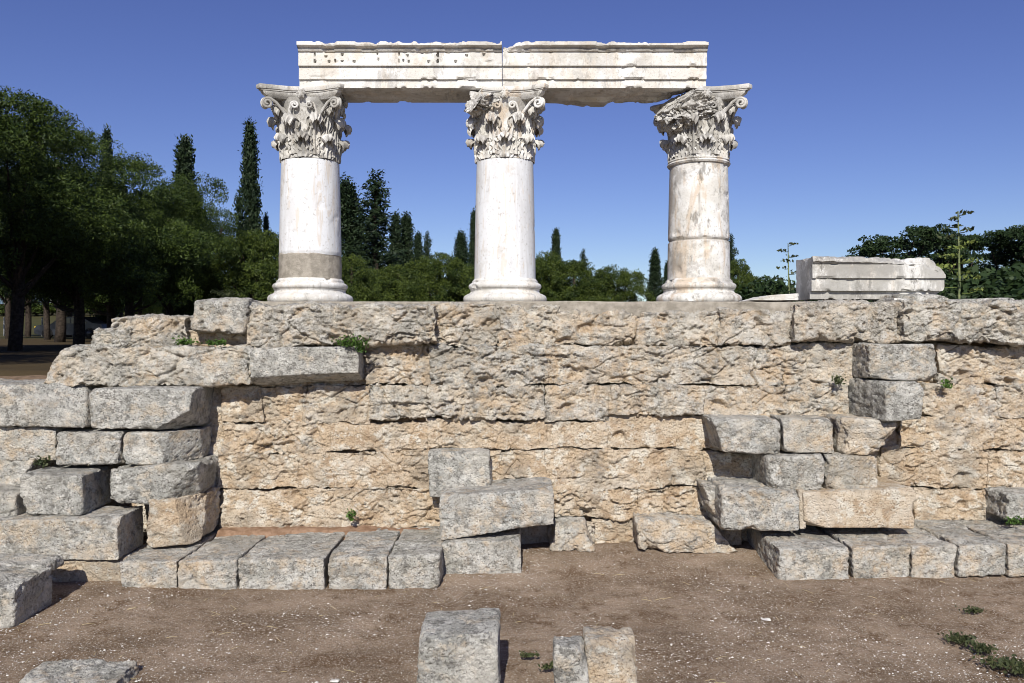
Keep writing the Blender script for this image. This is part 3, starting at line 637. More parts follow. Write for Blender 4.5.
column(505, 'middle marble column with smooth unbroken white shaft and cream capital', 34, matc='marble_stained', cuts=[((-1, -.75, .45), .68)], lump=[(-.30, -.30, .60, .16, .16, .10, 71)])
column(698.5, 'right marble column with cracked jointed shaft and broken upper left capital corner', 47, joint=.72, collar=True, cuts=[((-.6, -.3, .74), .752), ((-1, -.6, .0), .57)], lump=[(-.20, -.15, .56, .31, .29, .24, 72), (-.05, -.17, .6, .3, .21, .2, 73)], shaftmat='marble_stained', matc='marble_grey')

# ------------------------------------------------------------------ architraves
def beam(name, label, cat, group, xa, xb, prof, Yf, Yb, mat, seed, breaks=None, holes=(), res=.012, soffit_break=None):
    """prof: list of (z, outward offset) bottom -> top of the front; extruded along x with a flat back"""
    prof = np.array(prof, float); zz = np.concatenate([np.linspace(prof[i_, 0], prof[i_+1, 0], max(2, int(abs(prof[i_+1, 0]-prof[i_, 0])/res)+1))[:-1] for i_ in range(len(prof)-1)]+[[prof[-1, 0]]])
    # param by arc so ledges stay crisp
    pts = []
    for i_ in range(len(prof)-1):
        n = max(1, int(np.hypot(*(prof[i_+1]-prof[i_]))/res)); pts += [prof[i_]+(prof[i_+1]-prof[i_])*t for t in np.arange(n)/n]
    pts.append(prof[-1]); fr = np.array([(Yf-o, z_) for z_, o in pts])
    top = np.array([(y_, prof[-1, 0]) for y_ in np.arange(Yf-prof[-1, 1]+.03, Yb-.02, .03)]); back = np.array([(Yb, z_) for z_ in np.arange(prof[-1, 0], prof[0, 0], -.03)])
    bot = np.array([(y_, prof[0, 0]) for y_ in np.arange(Yb, Yf-prof[0, 1]+.02, -.03)])
    ring = np.vstack([fr, top, back, bot]); k = len(ring); xs_ = np.arange(xa, xb+res*.5, res); n = len(xs_)
    V = np.zeros((n, k, 3)); V[:, :, 0] = xs_[:, None]; V[:, :, 1] = ring[None, :, 0]; V[:, :, 2] = ring[None, :, 1]
    i_ = np.arange(n-1)[:, None]*k; j = np.arange(k)[None]; j2 = (j+1) % k
    Q = np.stack([i_+j, i_+k+j, i_+k+j2, i_+j2], -1).reshape(-1, 4)
    # end caps as strips with ring-to-center rows
    V = V.reshape(-1, 3); c0 = ring.mean(0); m = len(V)
    extra = []; T = []; Q2 = []
    for e, off, x in ((0, 0, xa), (1, (n-1)*k, xb)):
        prev = off+np.arange(k)
        for s in (.75, .5, .25):
            rg = c0+(ring-c0)*s; st = m+sum(len(a) for a in extra); extra.append(np.column_stack([np.full(k, x), rg])); cur = st+np.arange(k)
            p2, c2 = np.roll(prev, -1), np.roll(cur, -1); Q2.append(np.stack([prev, cur, c2, p2][::(1 if e else -1)], 1)); prev = cur
        st = m+sum(len(a) for a in extra); extra.append(np.array([[x, *c0]])); p2 = np.roll(prev, -1)
        T.append(np.stack([prev, np.full(k, st), p2][::(1 if e else -1)], 1))
    V = np.vstack([V]+extra); Q = np.vstack([Q]+Q2); T = np.vstack(T)
    # wear
    cen = np.array([0, (Yf+Yb)/2, prof[:, 0].mean()]); d = (V-cen)*np.array([0, 1, 1]); d /= np.linalg.norm(d, axis=1)[:, None]+1e-6
    edge = sst(prof[-1, 0]-.05, prof[-1, 0], V[:, 2])
    nz = (fbm(V*np.array([9, 9, 14]), seed, 4)-.5)
    ar = np.zeros(len(V))
    for z_ in prof[:, 0]: ar = np.maximum(ar, sst(.022, .004, np.abs(V[:, 2]-z_)))
    chip = ar*sst(.56, .64, fbm(V*np.array([7, 8, 3]), seed+3, 4))+.5*sst(.66, .72, fbm(V*np.array([5, 5, 7]), seed+30, 4))
    V = V+d*(nz*.006-.020*chip)[:, None]
    V[:, 2] -= edge*.018*sst(.49, .58, fbm(V*np.array([6, 3, 0]), seed+6, 5))
    V[:, 2] += edge*.007*(fbm(V*np.array([14, 14, 0]), seed+7, 3)-.5)
    for (x, z_, r) in holes:
        dd = np.hypot(V[:, 0]-x, V[:, 2]-z_); V[:, 1] += (V[:, 1] < Yf+.05)*.05*sst(r, r*.5, dd)
    V = chop_beam(V, breaks or [], seed)
    if soffit_break:
        V[:, 2] += soffit_break(V)
    o = mk(name, V, Q, M[mat], T=T, loc=((xa+xb)/2, (Yf+Yb)/2, prof[0, 0]), attrs={'grey': np.zeros(len(V))})
    return tag(o, label, cat, group)
def chop_beam(V, planes, seed):
    V = V.copy()
    for (p0, n) in planes:
        n = np.array(n, float); n /= np.linalg.norm(n); s = (V-np.array(p0))@n-(fbm(V*5+seed, 9, 4)-.5)*.14
        k = s > 0; V[k] -= s[k][:, None]*n
    return V
YA = 8.92
def zy(y, Y=YA): return H0+(YH-y)/F0*Y
prof = [(zy(88), 0), (zy(80), 0), (zy(79.8), .026), (zy(67.2), .022), (zy(67.0), .05), (zy(53.2), .046), (zy(52.9), .066), (zy(51.4), .080), (zy(51.0), .062), (zy(50.2), .070), (zy(48.9), .100), (zy(48.6), .122), (zy(45.2), .122)]
def xa(px, Y=YA): return (px-512)/F0*Y
rs = random.Random(4); hol = [(xa(x), zy(y), .013) for x, y in ((316, 63), (327, 58), (336, 62), (343, 56), (343, 62.5), (355, 63), (378, 55), (379, 61), (408, 57), (409, 63), (429, 63), (438, 63), (438, 57), (456, 63), (467, 57), (484, 56), (330, 63), (404, 62))]
for x in (316, 356, 400, 438, 455):
    for y in np.arange(53.5, 64, 1.0): hol.append((xa(x), zy(y), .0065))
for x0 in (336, 484):
    for x in np.arange(x0, x0+9, 1.): hol.append((xa(x), zy(63), .008))
beam('architrave_block', 'left marble architrave block with drill holes along its upper band', 'architrave block', 'marble beams across the columns', xa(299.5), xa(502), prof, YA, 9.5, 'marble', 5, holes=hol)
beam('architrave_block', 'right marble architrave block with a broken upper left corner and plain bands', 'architrave block', 'marble beams across the columns', xa(502.6), xa(706), prof, YA, 9.52, 'marble', 9,
     breaks=[((xa(505), YA, zy(48.5)), (-.8, -.2, 1.7)), ((xa(506), YA-.05, zy(60)), (-.7, -1.6, .1)), ((xa(670), 9.3, zy(88)-.00), (.4, .5, -1.))],
     soffit_break=lambda V: -.045*(V[:, 1] > 9.3)*(V[:, 2] < zy(80))*sst(.3, .6, fbm(V*np.array([3, 0, 0])+2, 8, 3)))
# fallen marble block on the right
YB_ = 8.55
def zb_(y): return zy(y, YB_)
pb = [(zb_(299), -.03), (zb_(291.2), -.03), (zb_(290.9), .02), (zb_(278.6), .015), (zb_(278.3), .045), (zb_(263.5), .04), (zb_(263.2), .06), (zb_(261), .075), (zb_(260.7), .10), (zb_(256.5), .10)]
beam('fallen_architrave_block', 'streaked grey white marble block lying on the wall top right of the columns', 'marble block', None, xa(811, YB_), xa(944, YB_), pb, YB_, 9.0, 'marble_grey', 15,
     breaks=[((xa(931, YB_), YB_, zb_(263)), (1, -.1, 1.1)), ((xa(936, YB_), YB_, zb_(292)), (1, -.2, -1.3)), ((xa(868, YB_), YB_-.02, zb_(260)), (.12, -1.4, 1.)), ])

# ------------------------------------------------------------------ vegetation
def leaves(C_, size, rng, asp=.45, up=0., tone=None, outward=None):
    n = len(C_); a = rng.normal(size=(n, 3)); a[:, 2] += up
    if outward is not None: a += outward
    a /= np.linalg.norm(a, axis=1)[:, None]; b = np.cross(a, rng.normal(size=(n, 3))); b /= np.linalg.norm(b, axis=1)[:, None]+1e-9
    s = (size*rng.uniform(.6, 1.4, n))[:, None]
    V = np.stack([C_-a*s, C_+b*s*asp, C_+a*s, C_-b*s*asp], 1).reshape(-1, 3); Q = np.arange(4*n).reshape(n, 4)
    t = np.repeat(np.clip((tone if tone is not None else .5)+rng.normal(0, .22, n), 0, 1), 4)
    return V, Q, t
def lobes_crown(rng, lobes, sub, per, rsub, size, asp=.4, flat=.8, up=.3, sh=(.55, 1.05)):
    C_ = []; Tn = []
    for (cx, cy, cz, rx, ry, rz) in lobes:
        n = max(6, int(sub*(rx*ry+rx*rz)/2)); d = rng.normal(size=(n, 3)); d /= np.linalg.norm(d, axis=1)[:, None]; d[:, 2] = np.where(d[:, 2] < -.35, -d[:, 2], d[:, 2])
        rad = rng.uniform(sh[0], sh[1], n)[:, None]; c = np.array([cx, cy, cz])+d*rad*np.array([rx, ry, rz])
        for q_ in c:
            m = int(per*rng.uniform(.5, 1.4)); g_ = rng.normal(size=(m, 3)); g_ /= np.linalg.norm(g_, axis=1)[:, None]; g_ *= rng.uniform(.3, 1, m)[:, None]**.5*rsub*rng.uniform(.6, 1.3)
            g_[:, 2] *= flat; C_.append(q_+g_); Tn.append(np.full(m, rng.uniform(.15, .85)))
    C_ = np.vstack(C_); Tn = np.concatenate(Tn); V, Q, t = leaves(C_, size, rng, asp, up, Tn); return V, Q, t
def trunk_mesh(rng, h, r, limbs, lean=0.):
    mb_ = MB(); p = [(lean*t*t*h*.3+.05*math.sin(t*7), .04*math.cos(t*5), h*t) for t in np.linspace(-.04, 1, 9)]
    mb_.add(*tube(p, r*np.linspace(1.25, .45, 9), 9))
    for (x, y, z_, z0) in limbs:
        s = np.array([0, 0, z0]); e = np.array([x, y, z_]); mid = (s+e)/2+np.array([0, 0, -.1*z_*.3])
        mb_.add(*tube([s, (s*.6+mid*.4+np.array([0, 0, .0])), mid, (mid+e)/2+np.array([0, 0, .05]), e], r*np.array([.5, .42, .34, .24, .1]), 6))
    return mb_.arr()
def tree_proto(kind, var):
    rng = np.random.default_rng(100*hash_(kind)+var)
    if kind == 'pine':           # umbrella pine about 7 m
        L = []; 
        for i_ in range(22):
            a = rng.uniform(0, 2*math.pi); rr = rng.uniform(.3, 2.5); z_ = rng.uniform(1.9, 6.2)-.2*rr; s = rng.uniform(.8, 1.3)
            L.append((rr*math.cos(a), rr*math.sin(a), z_, s, s, s*.72))
        L.append((0, 0, 6.2, 1.1, 1.1, .8)); L.append((0, 0, 4.2, 1.6, 1.6, 1.5)); L.append((0, 0, 2.6, 2.0, 2.0, 1.0)); V, Q, t = lobes_crown(rng, L, 27, 120, .32, .048, .28, .85, .5, (.72, 1.0))
        tr = trunk_mesh(rng, 6.0, .13, [(l[0]*.6, l[1]*.6, l[2]*.85, max(1.2, l[2]*.45)) for l in L[:11]], rng.uniform(-.5, .5)); return (V, Q, t), tr, 'pine', 7.0
    if kind == 'bushpine':       # dense rounded young pine about 4 m
        L = [(rng.uniform(-1.0, 1.0), rng.uniform(-1.0, 1.0), rng.uniform(.9, 2.9), *(lambda s: (s, s, s*.85))(rng.uniform(.5, .8))) for _ in range(11)]+[(0, 0, 3.0, .8, .8, .65), (0, 0, 1.5, 1.3, 1.3, 1.1), (0, 0, 2.3, 1.15, 1.15, 1.1)]
        V, Q, t = lobes_crown(rng, L, 62, 90, .19, .040, .36, .9, .5, (.8, 1.0)); return (V, Q, t), trunk_mesh(rng, 3.2, .11, [(l[0]*.8, l[1]*.8, l[2], .6) for l in L[:6]]), 'bush', 3.75
    if kind in ('cypress', 'cypresswide', 'conifer'):
        Hh = 10.; n = {'cypress': 900, 'cypresswide': 1200, 'conifer': 650}[kind]; C_ = []; Tn = []; O = []
        Rm = {'cypress': .75, 'cypresswide': 1.35, 'conifer': 1.9}[kind]
        if kind == 'conifer':
            for i_ in range(95):
                t = (i_+rng.uniform(0, 1))/95; a = i_*2.4+rng.uniform(-.4, .4); Lb = Rm*(1-t)**.75*rng.uniform(.35, 1.15)*(1.5 if i_ % 13 == 5 else 1)+.12
                for q_ in np.arange(.12, Lb, .13):
                    m = 26; c = np.array([q_*math.cos(a), q_*math.sin(a), .5+t*(Hh-.6)+.15*q_*q_/max(Lb, .3)-.12*q_]); C_.append(c+rng.normal(size=(m, 3))*np.array([.085, .085, .11])); Tn.append(np.full(m, rng.uniform(.1, .9))); O.append(np.zeros((m, 3))+[0, 0, .5])
            n = 0
        for i_ in range(n):
            t = rng.uniform(0, 1)**1.15; r = Rm*(min(1, (t+.06)*5)**.6)*((1-t)**.8)+.03; a = rng.uniform(0, 2*math.pi)
            r *= 1+.30*math.sin(a*3+t*9+var*2)+.28*math.sin(t*(17+4*var)+a*2+var)+.15*math.sin(t*61+a)
            if kind == 'conifer':
                r = Rm*(1-t)**.8*(.30+.95*abs(math.sin(t*19+a*1.0+1.5*math.sin(a*2)))**1.6)+.12
                if math.sin(t*31+a*1.5+2) > .9: r *= 1.45
            q_ = rng.uniform(.5, 1)**.5*r; c = np.array([q_*math.cos(a), q_*math.sin(a), .35+t*(Hh-.5)]); m = 20 if kind != 'conifer' else 24
            g_ = rng.normal(size=(m, 3))*np.array([.10, .10, .24])*(1. if kind == 'cypress' else 1.35); C_.append(c+g_); Tn.append(np.full(m, rng.uniform(.1, .9))); O.append(np.repeat([[math.cos(a)*.5, math.sin(a)*.5, 1.6 if kind != 'conifer' else .6]], m, 0))
        C_ = np.vstack(C_); V, Q, t = leaves(C_, .09, rng, .35, 0, np.concatenate(Tn), np.vstack(O)); return (V, Q, t), trunk_mesh(rng, 9.3, .14, []), 'cyp', 10.
    if kind == 'broad':
        L = []
        for i_ in range(20):
            a = rng.uniform(0, 2*math.pi); rr = rng.uniform(.4, 3.1); L.append((rr*math.cos(a), rr*math.sin(a), rng.uniform(3., 5.2)-.12*rr, *(lambda s: (s, s, s*.5))(rng.uniform(.5, .95))))
        V, Q, t = lobes_crown(rng, L, 40, 60, .27, .062, .5, .5, 0.); return (V, Q, t), trunk_mesh(rng, 3.6, .16, [(l[0]*.8, l[1]*.8, l[2], 1.6) for l in L[:14]]), 'broad', 5.7
    if kind == 'shrub':
        L = [(rng.uniform(-.9, .9), rng.uniform(-.7, .7), rng.uniform(.3, 1.1), *(lambda s: (s, s, s*.8))(rng.uniform(.35, .6))) for _ in range(9)]
        V, Q, t = lobes_crown(rng, L, 60, 26, .2, .07, .45, .8, .3); return (V, Q, t), trunk_mesh(rng, .8, .04, [(l[0]*.8, l[1]*.8, l[2], .1) for l in L[:6]]), 'broad', 1.65
def hash_(s): return sum((i_+1)*ord(c) for i_, c in enumerate(s)) % 997
PROTO = {}
NAMES = {'pine': ('pine_tree', 'pine tree'), 'bushpine': ('young_pine', 'pine tree'), 'cypress': ('cypress_tree', 'cypress'), 'cypresswide': ('cypress_tree', 'cypress'), 'conifer': ('ragged_conifer', 'conifer'), 'broad': ('broadleaf_tree', 'tree'), 'shrub': ('shrub', 'shrub')}
def tree(kind, var, px, ytop, Y, label, group=None, wide=1., rz=None, mat=None, base=None):
    key = (kind, var, mat)
    if key not in PROTO:
        (V, Q, t), (tv, tq, tt), mm, hh = tree_proto(kind, var)
        c = mk('crown', V, Q, M[mat or mm], attrs={'tone': t}, smooth=False).data; s = mk('trunk', tv, tq, M['bark'], T=tt).data
        for o in list(COL.objects):
            if o.data in (c, s): bpy.data.objects.remove(o)
        PROTO[key] = (c, s, hh)
    c, s, hh = PROTO[key]
    X = (px-512)/F0*Y; zb = float(gz(X, Y)) if base is None else base; top = H0+(YH-ytop)/F0*Y; sc_ = (top-zb)/hh
    nm, cat = NAMES[kind]
    root = empty(nm, (X, Y, zb-.03), label, cat, group); root.scale = (sc_*wide, sc_*wide, sc_); root.rotation_euler.z = rz if rz is not None else (px*1.37) % 6.28
    for n_, d in (('trunk', s), ('crown', c)):
        o = bpy.data.objects.new(n_, d); COL.objects.link(o); o.parent = root
    return root
PG = 'dark pines on the left'
for v_, px, yt, Y, wd, lab in (
  (0, 14, 94, 21, 1.15, 'tallest umbrella pine at the left picture edge'), (1, 78, 132, 25, 1.15, 'second umbrella pine from the left picture edge, a step lower than the tallest'),
  (2, 128, 158, 28, 1.1, 'umbrella pine in the middle of the left row, left of the cypress tip'), (0, 172, 184, 31, 1.1, 'umbrella pine directly in front of the dark cypress tip'),
  (1, 214, 206, 34, 1.05, 'rightmost umbrella pine of the left row, with lit yellow green edge'),
  (2, 60, 165, 36, 1.3, 'umbrella pine behind the second pine, its trunk in deep shade'), (1, 110, 190, 42, 1.3, 'umbrella pine further back between the two middle pines'), (0, 165, 205, 44, 1.3, 'umbrella pine far back behind the cypress tip pine')):
    tree('pine', v_, px, yt, Y, lab, PG, wd)
for v_, px, yt, Y in ((1, 8, 150, 50), (0, 48, 170, 46), (2, 70, 185, 56), (0, 98, 190, 54), (1, 140, 215, 52), (2, 190, 225, 50), (1, 28, 170, 58), (0, 120, 215, 60)):
    tree('pine', v_, px, yt, Y, 'pine deep in the left grove of which mainly the thin trunk shows', PG, .8)
# pines of the same grove standing left of the picture, whose shade falls on the terrace
for v_, X, Y, h in ((0, -13.2, 12.5, 8.5), (1, -16.5, 17, 9), (2, -17.5, 11, 9), (0, -12.2, 6.2, 7.5), (1, -18.2, 5, 8.5)):
    tree('pine', v_, 512+X*F0/Y, YH-(h-.5)*F0/Y, Y, 'grove pine outside the left picture edge', PG, 1.25)
for kind, v_, px, yt, Y, wd, lab in (
  ('cypress', 0, 185, 141, 46, 1.4, 'cypress tip rising above the left pines'), ('cypress', 1, 107, 132, 52, .8, 'small cypress point just above the left pines'),
  ('cypress', 1, 250, 125, 36, 1.0, 'tall slender cypress left of the left column'), ('cypress', 2, 266, 215, 38, .7, 'short cypress tucked against the right of the tall slender cypress'),
  ('cypresswide', 0, 346, 184, 38, 1.9, 'broad cypress half hidden by the left column'), ('conifer', 0, 376, 169, 36, 1.6, 'ragged conifer with bare side branch right of the left column'),
  ('cypress', 2, 396, 214, 42, 1.25, 'thin cypress right of the ragged conifer'), ('cypress', 0, 406, 215, 43, 1.5, 'thicker cypress between the thin ones right of the ragged conifer'), ('cypress', 1, 418, 234, 42, 1.3, 'lower pointed cypress near the rounded pine between the left and middle columns'),
  ('conifer', 1, 427, 231, 50, .9, 'sparse small conifer top left of the rounded pine'), ('cypresswide', 1, 461, 235, 45, 1.4, 'low cypress just left of the middle column'), ('cypress', 2, 474, 211, 47, .85, 'thin cypress touching the middle column'),
  ('cypress', 0, 556, 231, 45, 1.2, 'pointed cypress right of the middle column'), ('conifer', 0, 583, 248, 48, 1.0, 'small conifer tip above the rounded pines between middle and right columns'),
  ('cypress', 1, 655, 250, 40, 1.6, 'short cypress left of the right column'), ('cypress', 2, 667, 262, 42, 1.1, 'small cypress touching the right column'), ('conifer', 1, 731, 233, 42, .9, 'conifer tip close to the right side of the right column')):
    tree(kind, v_, px, yt, Y, lab, 'cypresses and conifers behind the podium', wd)
for v_, px, yt, Y, wd, lab in (
  (0, 262, 226, 30, 1.0, 'rounded olive green pine left of the left column base'), (1, 246, 262, 33, 1.2, 'low dark pine under the tall slender cypress'), (2, 352, 252, 30, .9, 'small bright pine right of the left column base'),
  (1, 372, 268, 34, 1.2, 'low pine below the ragged conifer'), (0, 398, 262, 34, 1.2, 'low pine between the thin cypresses'), (0, 440, 250, 29, 1.15, 'rounded bright pine between the left and middle columns'), (2, 466, 262, 31, 1.1, 'rounded pine left of the middle column base'),
  (1, 546, 250, 31, 1.1, 'rounded pine right of the middle column'), (2, 574, 258, 30, 1.2, 'second rounded pine right of the middle column'), (0, 612, 263, 30, 1.1, 'rounded pine with its right edge against open sky'), (0, 520, 262, 34, 1.2, 'rounded pine behind the middle column'),
  (2, 738, 257, 29, .75, 'bright narrow pine right of the right column'), (1, 760, 275, 31, 1.3, 'low pine right of the right column base')):
    tree('bushpine', v_, px, yt, Y, lab, 'rounded pines behind the columns', wd)
for kind, v_, px, yt, Y, wd, lab in (
  ('shrub', 0, 782, 272, 27, 1.0, 'pale green shrub left of the marble block'), ('shrub', 1, 800, 268, 29, 1.0, 'shrub directly behind the left end of the marble block'),
  ('broad', 0, 888, 217, 25, 1.0, 'spreading dark tree behind the marble block'), ('broad', 1, 958, 222, 27, .9, 'dark tree behind the tall agave stalk'), ('broad', 2, 1012, 219, 29, 1.0, 'dark tree at the right picture edge'),
  ('broad', 0, 1060, 219, 27, 1.1, 'dark tree just beyond the right picture edge'), ('broad', 1, 918, 248, 33, 1.2, 'dark tree filling the gap right of the marble block')):
    tree(kind, v_, px, yt, Y, lab, 'dark trees and shrubs on the right', wd)
for i_, (px, yt, Y) in enumerate(((930, 272, 20), (955, 276, 18), (985, 272, 19), (1015, 274, 18), (1045, 270, 19), (905, 280, 21), (968, 262, 23), (1000, 258, 24), (1030, 256, 24), (940, 262, 24))):
    tree('shrub', i_ % 2, px, yt, Y, 'low dark hedge shrub at the foot of the trees on the right', 'hedge shrubs on the right', 1.35)
# hedge at the far side of the field, seen under the pines
for i_, px in enumerate(range(-60, 260, 16)):
    tree('shrub', i_ % 2, px, 299+(i_*7) % 6, 88, 'green field hedge shrub seen between the pine trunks', 'far field hedge', 1.8, mat='bush')
# agave stalks
def agave(px, ytop, Y, label, nb=14, pads=True):
    X = (px-512)/F0*Y; zb = float(gz(X, Y)); h = H0+(YH-ytop)/F0*Y-zb; rng = np.random.default_rng(int(px))
    root = empty('agave_plant', (X, Y, zb), label, 'agave', 'flowering agaves'); b = np.array([X, Y, zb])
    mk('flower_stalk', *(lambda t: (t[0]+b, t[1]))(tube([(0, 0, 0), (.03, 0, h*.5), (0, 0, h)], [.05*h/4, .035*h/4, .012], 8)), mat=M['stalk'], parent=root)
    mr = MB()
    for k in range(22):
        a = k*2.4; L = rng.uniform(.7, 1.1); pth = [(math.cos(a)*L*t*.9, math.sin(a)*L*t*.9, .1+L*.9*t-.5*L*t*t) for t in np.linspace(0, 1, 6)]; V, Q, T = tube(pth, [.07, .09, .08, .06, .035, .008], 6, .3); mr.add(V+b, Q, T)
    mr.build('leaf_rosette', M['stalk'], root)
    for k in range(nb):
        t = k/(nb-1); a = k*2.4; z_ = h*(.42+.55*t); L = (.62-.42*t)*h/5.5+.05; d = np.array([math.cos(a), math.sin(a), 0]); s = np.array([0, 0, z_])
        e = s+d*L+np.array([0, 0, .12*L]); V, Q, T = tube([s, s+d*L*.6, e], [.012, .010, .007], 5); mb_ = MB().add(V+b, Q, T, tone=.3)
        n = 18; C_ = e+np.array([0, 0, .03])+rng.normal(size=(n, 3))*np.array([.12, .12, .018])*(1.1-.5*t); V, Q, tn = leaves(C_, .05, rng, .6, .3, .6); mb_.add(V+b, Q, tone=tn)
        mb_.build('flower_branch', M['agpad'] if pads and t < .62 else M['dryweed'], root)
agave(958, 211, 17, 'tall agave flower stalk with yellow green pads right of the marble block', 14)
agave(788, 243, 24, 'slender agave flower stalk against the sky left of the marble block', 11, False)
# weeds
def weed(px, py, Y, w_, h_, label, n=160, mat='weed', stems=6, size=.016, depth=None, group='weeds growing from the stones', ang=0):
    rng = np.random.default_rng(int(px*7+py)); b = at(px, py, Y); mb_ = MB(); dp = depth or w_*.6
    for k in range(stems):
        e = b+np.array([rng.uniform(-.45, .45)*w_, rng.uniform(-.5, .2)*dp, h_*rng.uniform(.5, 1)]); V, Q, T = tube([b, (b+e)/2+[0, 0, h_*.1], e], [.004, .003, .002], 4); mb_.add(V, Q, T, tone=.2)
        m = n//stems; t = rng.uniform(.15, 1, m)[:, None]; C_ = b*(1-t)+e*t+rng.normal(size=(m, 3))*np.array([w_*.13, dp*.13, h_*.16]); C_[:, 2] = np.maximum(C_[:, 2], b[2]+.003)
        V, Q, tn = leaves(C_, size, rng, .55, .2, rng.uniform(.2, .8)); mb_.add(V, Q, tone=tn)
    return tag(mb_.build('weed', M[mat], loc=b, smooth=False), label, 'weed', group)
weed(352, 347, 7.84, .34, .10, 'bright green weed on the end of the jutting grey slab', 300)
weed(362, 352, 7.84, .12, .10, 'green weed hanging over the corner of the jutting slab', 100)
weed(214, 345, 7.93, .22, .06, 'green weed under the pitted boulder', 170)
weed(186, 345, 7.93, .20, .07, 'olive weed left of the one under the pitted boulder', 130)
weed(42, 466, 7.6, .16, .10, 'small weed between the stones at the left edge', 110, 'dryweed')
weed(351, 520, 7.98, .10, .11, 'single small green weed on the wall foot above the slabs', 90)
weed(838, 384, 8.0, .16, .10, 'dull weed beside the dark sided block of the right stack', 110, 'dryweed')
weed(948, 388, 8.0, .12, .10, 'green tuft in the wall right of the right stack', 90)
weed(1016, 524, 7.7, .25, .07, 'green weed before the small block at the right edge', 110)
GW = 'weeds on the bare ground'
for px, py, w_, lab in ((1000, 664, .34, 'thickest dark green weed patch sprawling on the ground at the right'), (960, 640, .26, 'thin weed strand trailing left from the thick patch'), (1022, 672, .22, 'weed patch cut by the right picture edge'), (980, 650, .22, 'middle weed strand joining the trailing and thick patches')):
    weed(px, py, 2.25*F0/(py-330), w_, .05, lab, 260, 'dryweed', 9, .014, w_*.8, GW)
weed(975, 612, 6.35, .22, .05, 'small lone weed with dry stalks on the ground left of the right edge', 120, 'dryweed', 6, .013, None, GW)
weed(548, 668, 5.3, .14, .05, 'sparse weed left of the foreground pair of stones', 120, 'dryweed', 6, .012, None, GW)
weed(530, 656, 5.5, .14, .03, 'faint weed between the foreground block and the stone pair', 70, 'dryweed', 6, .012, None, GW)
weed(228, 298, 8.1, .40, .09, 'dry pale weed on top of the pitted boulder', 130, 'dryweed', 12, .008, None, GW)

# gravel, one uncountable mass; a few larger loose chips on their own
rng = np.random.default_rng(5); n = 18000
Xg = rng.uniform(-5.2, 5.2, n); Yg = 4.7+3.3*rng.uniform(0, 1, n)**1.1
keep = rng.uniform(0, 1, n) < sst(.38, .66, fbm(np.stack([Xg, Yg, Xg*0], 1)*1.6, 31, 4)); Xg, Yg = Xg[keep], Yg[keep]; n = len(Xg)
Pz = np.stack([Xg, Yg, np.zeros(n)], 1)
def ground_h(P):
    P = P*np.array([1, 1, 0]); return gz(P[:, 0], P[:, 1])+.05*(fbm(P*.9, 3, 3)-.5)+.022*(fbm(P*6, 5, 4)-.5)+.012*(fbm(P*26, 8, 3)-.5)
zg = ground_h(Pz); oct_ = np.array([[1, 0, 0], [0, 1, 0], [-1, 0, 0], [0, -1, 0], [0, 0, 1], [0, 0, -1.]]); tr = np.array([[0, 1, 4], [1, 2, 4], [2, 3, 4], [3, 0, 4], [1, 0, 5], [2, 1, 5], [3, 2, 5], [0, 3, 5]])
sz = rng.gamma(1.6, .0014, n)+.0018; sz = np.minimum(sz, .011)
V = np.stack([Xg, Yg, zg+sz*.3], 1)[:, None]+oct_[None]*sz[:, None, None]*rng.uniform(.6, 1.3, (n, 6, 1))*np.array([1.2, 1.2, .7])
T = (tr[None]+6*np.arange(n)[:, None, None]).reshape(-1, 3)
tag(mk('gravel', V.reshape(-1, 3), None, M['pebble'], T=T, smooth=False), 'pale gravel strewn over the bare earth', 'gravel', kind='stuff')
n = 170; Xg = rng.uniform(-5, 5, n); Yg = rng.uniform(4.8, 7.6, n); mb_ = MB(); zg = ground_h(np.stack([Xg, Yg, Xg*0], 1))
for x, y, z_ in zip(Xg, Yg, zg):
    a = rng.uniform(0, 6.28); L = rng.uniform(.015, .06); d = np.array([math.cos(a), math.sin(a), .08])*L; c = np.array([x, y, z_+.006]); mb_.add(*tube([c-d, c+[0, 0, .004], c+d], .0016, 4))
tag(mb_.build('straw', M['straw']), 'dry straw stalks scattered on the earth', 'straw', kind='stuff')
for px, py, s, lab in ((766, 620, .035, 'whitest flat chip on the earth right of the foreground stones'), (335, 680, .03, 'pale chip at the bottom picture edge'), (872, 612, .022, 'small pale chip in front of the right bottom step')):
    Y = 2.27*F0/(py-330); b = at(px, py, Y); X, Q, g = stone(np.array([[[b+np.array([sx*s, sy*s*.6, sz_*s*.35-.004]) for sz_ in (0, 1)] for sy in (-1, 1)] for sx in (-1, 1)]), 900+px, .004, .01, .006, .9, pit=0, crack=0)
    tag(mk('stone_chip', X, Q, M['pebble'], loc=b), lab, 'stone chip', 'loose chips on the earth')

